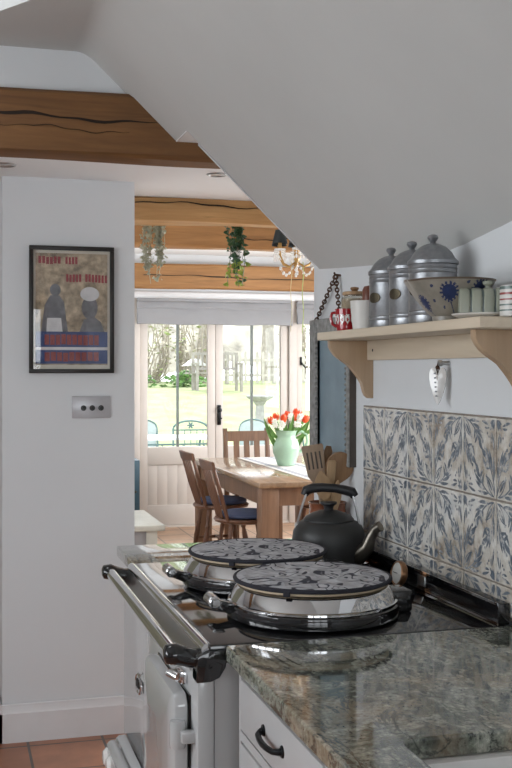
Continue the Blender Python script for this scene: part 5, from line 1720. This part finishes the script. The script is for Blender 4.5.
# chandelier
ch = thing('chandelier', 'crystal chandelier with charcoal shades beyond the sloped ceiling edge', 'chandelier', (2.0, 6.30, 2.62))
ZO = -0.205
AR = 0.118
MB().tube([(0, 0, 0.0), (0, 0, -0.16 + ZO)], 0.006, 8).lathe([(0.05, -0.0), (0.05, -0.012), (0.012, -0.03)], 20, cap=False).build('ceiling_rod', 'gold', ch)
MB().lathe([(0.008, -0.16 + ZO), (0.02, -0.18 + ZO), (0.012, -0.20 + ZO), (0.026, -0.225 + ZO), (0.012, -0.25 + ZO), (0.018, -0.28 + ZO), (0.0001, -0.30 + ZO)], 20, cap=False).build('column', 'gold', ch)
for k in range(6):
    a = pi + 0.27 + k * pi / 3
    dx_, dy_ = cos(a), sin(a)
    ar = MB().tube([(dx_ * r, dy_ * r, z + ZO) for r, z in ((0.012, -0.26), (0.05, -0.285), (0.09, -0.27), (0.114, -0.225), (AR, -0.19))], 0.005, 8).build('arm', 'gold', ch)
    MB().lathe([(0.005, -0.198), (0.026, -0.194), (0.036, -0.188), (0.034, -0.184), (0.007, -0.188)], 20, T(dx_ * AR, dy_ * AR, ZO), cap=False).build('drip_pan', 'crystal', ar)
    MB().lathe([(0.011, -0.188), (0.011, -0.145), (0.0001, -0.143)], 12, T(dx_ * AR, dy_ * AR, ZO)).build('candle', 'gold', ar)
    MB().lathe([(0.046, -0.153), (0.027, -0.072), (0.025, -0.072), (0.044, -0.153)], 24, T(dx_ * AR, dy_ * AR, ZO), cap=False).build('shade', 'shade', ar)
    b = MB()
    for j in range(6):
        aa = 2 * pi * j / 6
        cx_, cy_ = dx_ * AR + 0.033 * cos(aa), dy_ * AR + 0.033 * sin(aa)
        b.tube([(cx_, cy_, -0.186 + ZO), (cx_, cy_, -0.245 + ZO)], 0.001, 4)
        b.ball((cx_, cy_, -0.212 + ZO), 0.006, seg=6)
        b.ball((cx_, cy_, -0.236 + ZO), 0.009, seg=6, sc=(1, 1, 1.5))
    for j in range(5):
        q = (j + 0.5) / 5; q2 = min(1, q + .2)
        p_ = (dx_ * (0.02 + 0.10 * q), dy_ * (0.02 + 0.10 * q), -0.275 - 0.06 * sin(pi * q) + ZO)
        b.ball(p_, 0.0085, seg=6)
        b.tube([p_, (dx_ * (0.02 + 0.10 * q2), dy_ * (0.02 + 0.10 * q2), -0.275 - 0.06 * sin(pi * q2) + ZO)], 0.001, 4)
    b.build('crystals', 'crystal', ar)
# ribbons hanging from the chandelier
for (px, py, z1, ln, m, lb, rad_) in ((1.962, 6.285, 2.16, 0.42, 'ribbon_cream', 'thin cream ribbon hanging from the chandelier, left of the green one', 0.0035), (2.040, 6.30, 2.16, 0.43, 'ribbon_green', 'yellow-green ribbon hanging from the chandelier near the wall end', 0.006)):
    b = MB()
    b.tube([(0.004 * sin(i * 0.8), 0, -ln * i / 14) for i in range(15)], rad_, 6, flat=0.35)
    tag(b.build('hanging_ribbon', m, loc=(px, py, z1)), lb, 'ribbon')

# ------------------------------------------------------------------ light
w = bpy.data.worlds.new('overcast_sky')
SC.world = w
w.use_nodes = True
bg = w.node_tree.nodes['Background']
bg.inputs['Color'].default_value = (0.90, 0.95, 1.0, 1)
bg.inputs['Strength'].default_value = 3.3

def area(name, loc, rot, sx, sy, power, col=(1, 1, 1)):
    l = bpy.data.lights.new(name, 'AREA')
    l.shape = 'RECTANGLE'; l.size = sx; l.size_y = sy; l.energy = power; l.color = col
    o = bpy.data.objects.new(name, l); COL.objects.link(o)
    o.location = loc; o.rotation_euler = rot
    return o
# area lamps outside unseen windows stand in for daylight; dining one is added
area('daylight_left_window', (-2.3, (WY0 + WY1) / 2, 1.58), (0, -pi / 2, 0), 1.25, WY1 - WY0, 54, (0.92, 0.96, 1.0))
area('daylight_back_window', (-0.15, -2.1, 1.58), (pi / 2, 0, 0), 2.1, 1.25, 16, (0.92, 0.96, 1.0))
area('added_dining_daylight', (4.55, (RY0 + RY1) / 2, 1.6), (0, pi / 2, 0), 1.3, RY1 - RY0, 250, (0.97, 0.985, 1.0))  # added lamp brightening the dining room; no such window is seen
sun = bpy.data.lights.new('sun', 'SUN'); sun.energy = 3.0; sun.angle = radians(20); sun.color = (1.0, 0.96, 0.9)
so = bpy.data.objects.new('sun', sun); COL.objects.link(so)
so.rotation_euler = Vector((-0.35, -0.75, -0.72)).to_track_quat('-Z', 'Y').to_euler()

SC.view_settings.view_transform = 'Standard'
SC.view_settings.look = 'None'
SC.view_settings.exposure = 0.0
SC.view_settings.gamma = 1.0
SC.view_settings.use_curve_mapping = False
SC.cycles.max_bounces = 10
SC.cycles.diffuse_bounces = 6
SC.cycles.transparent_max_bounces = 16
SC.cycles.sample_clamp_indirect = 6.0
SC.cycles.use_denoising = True
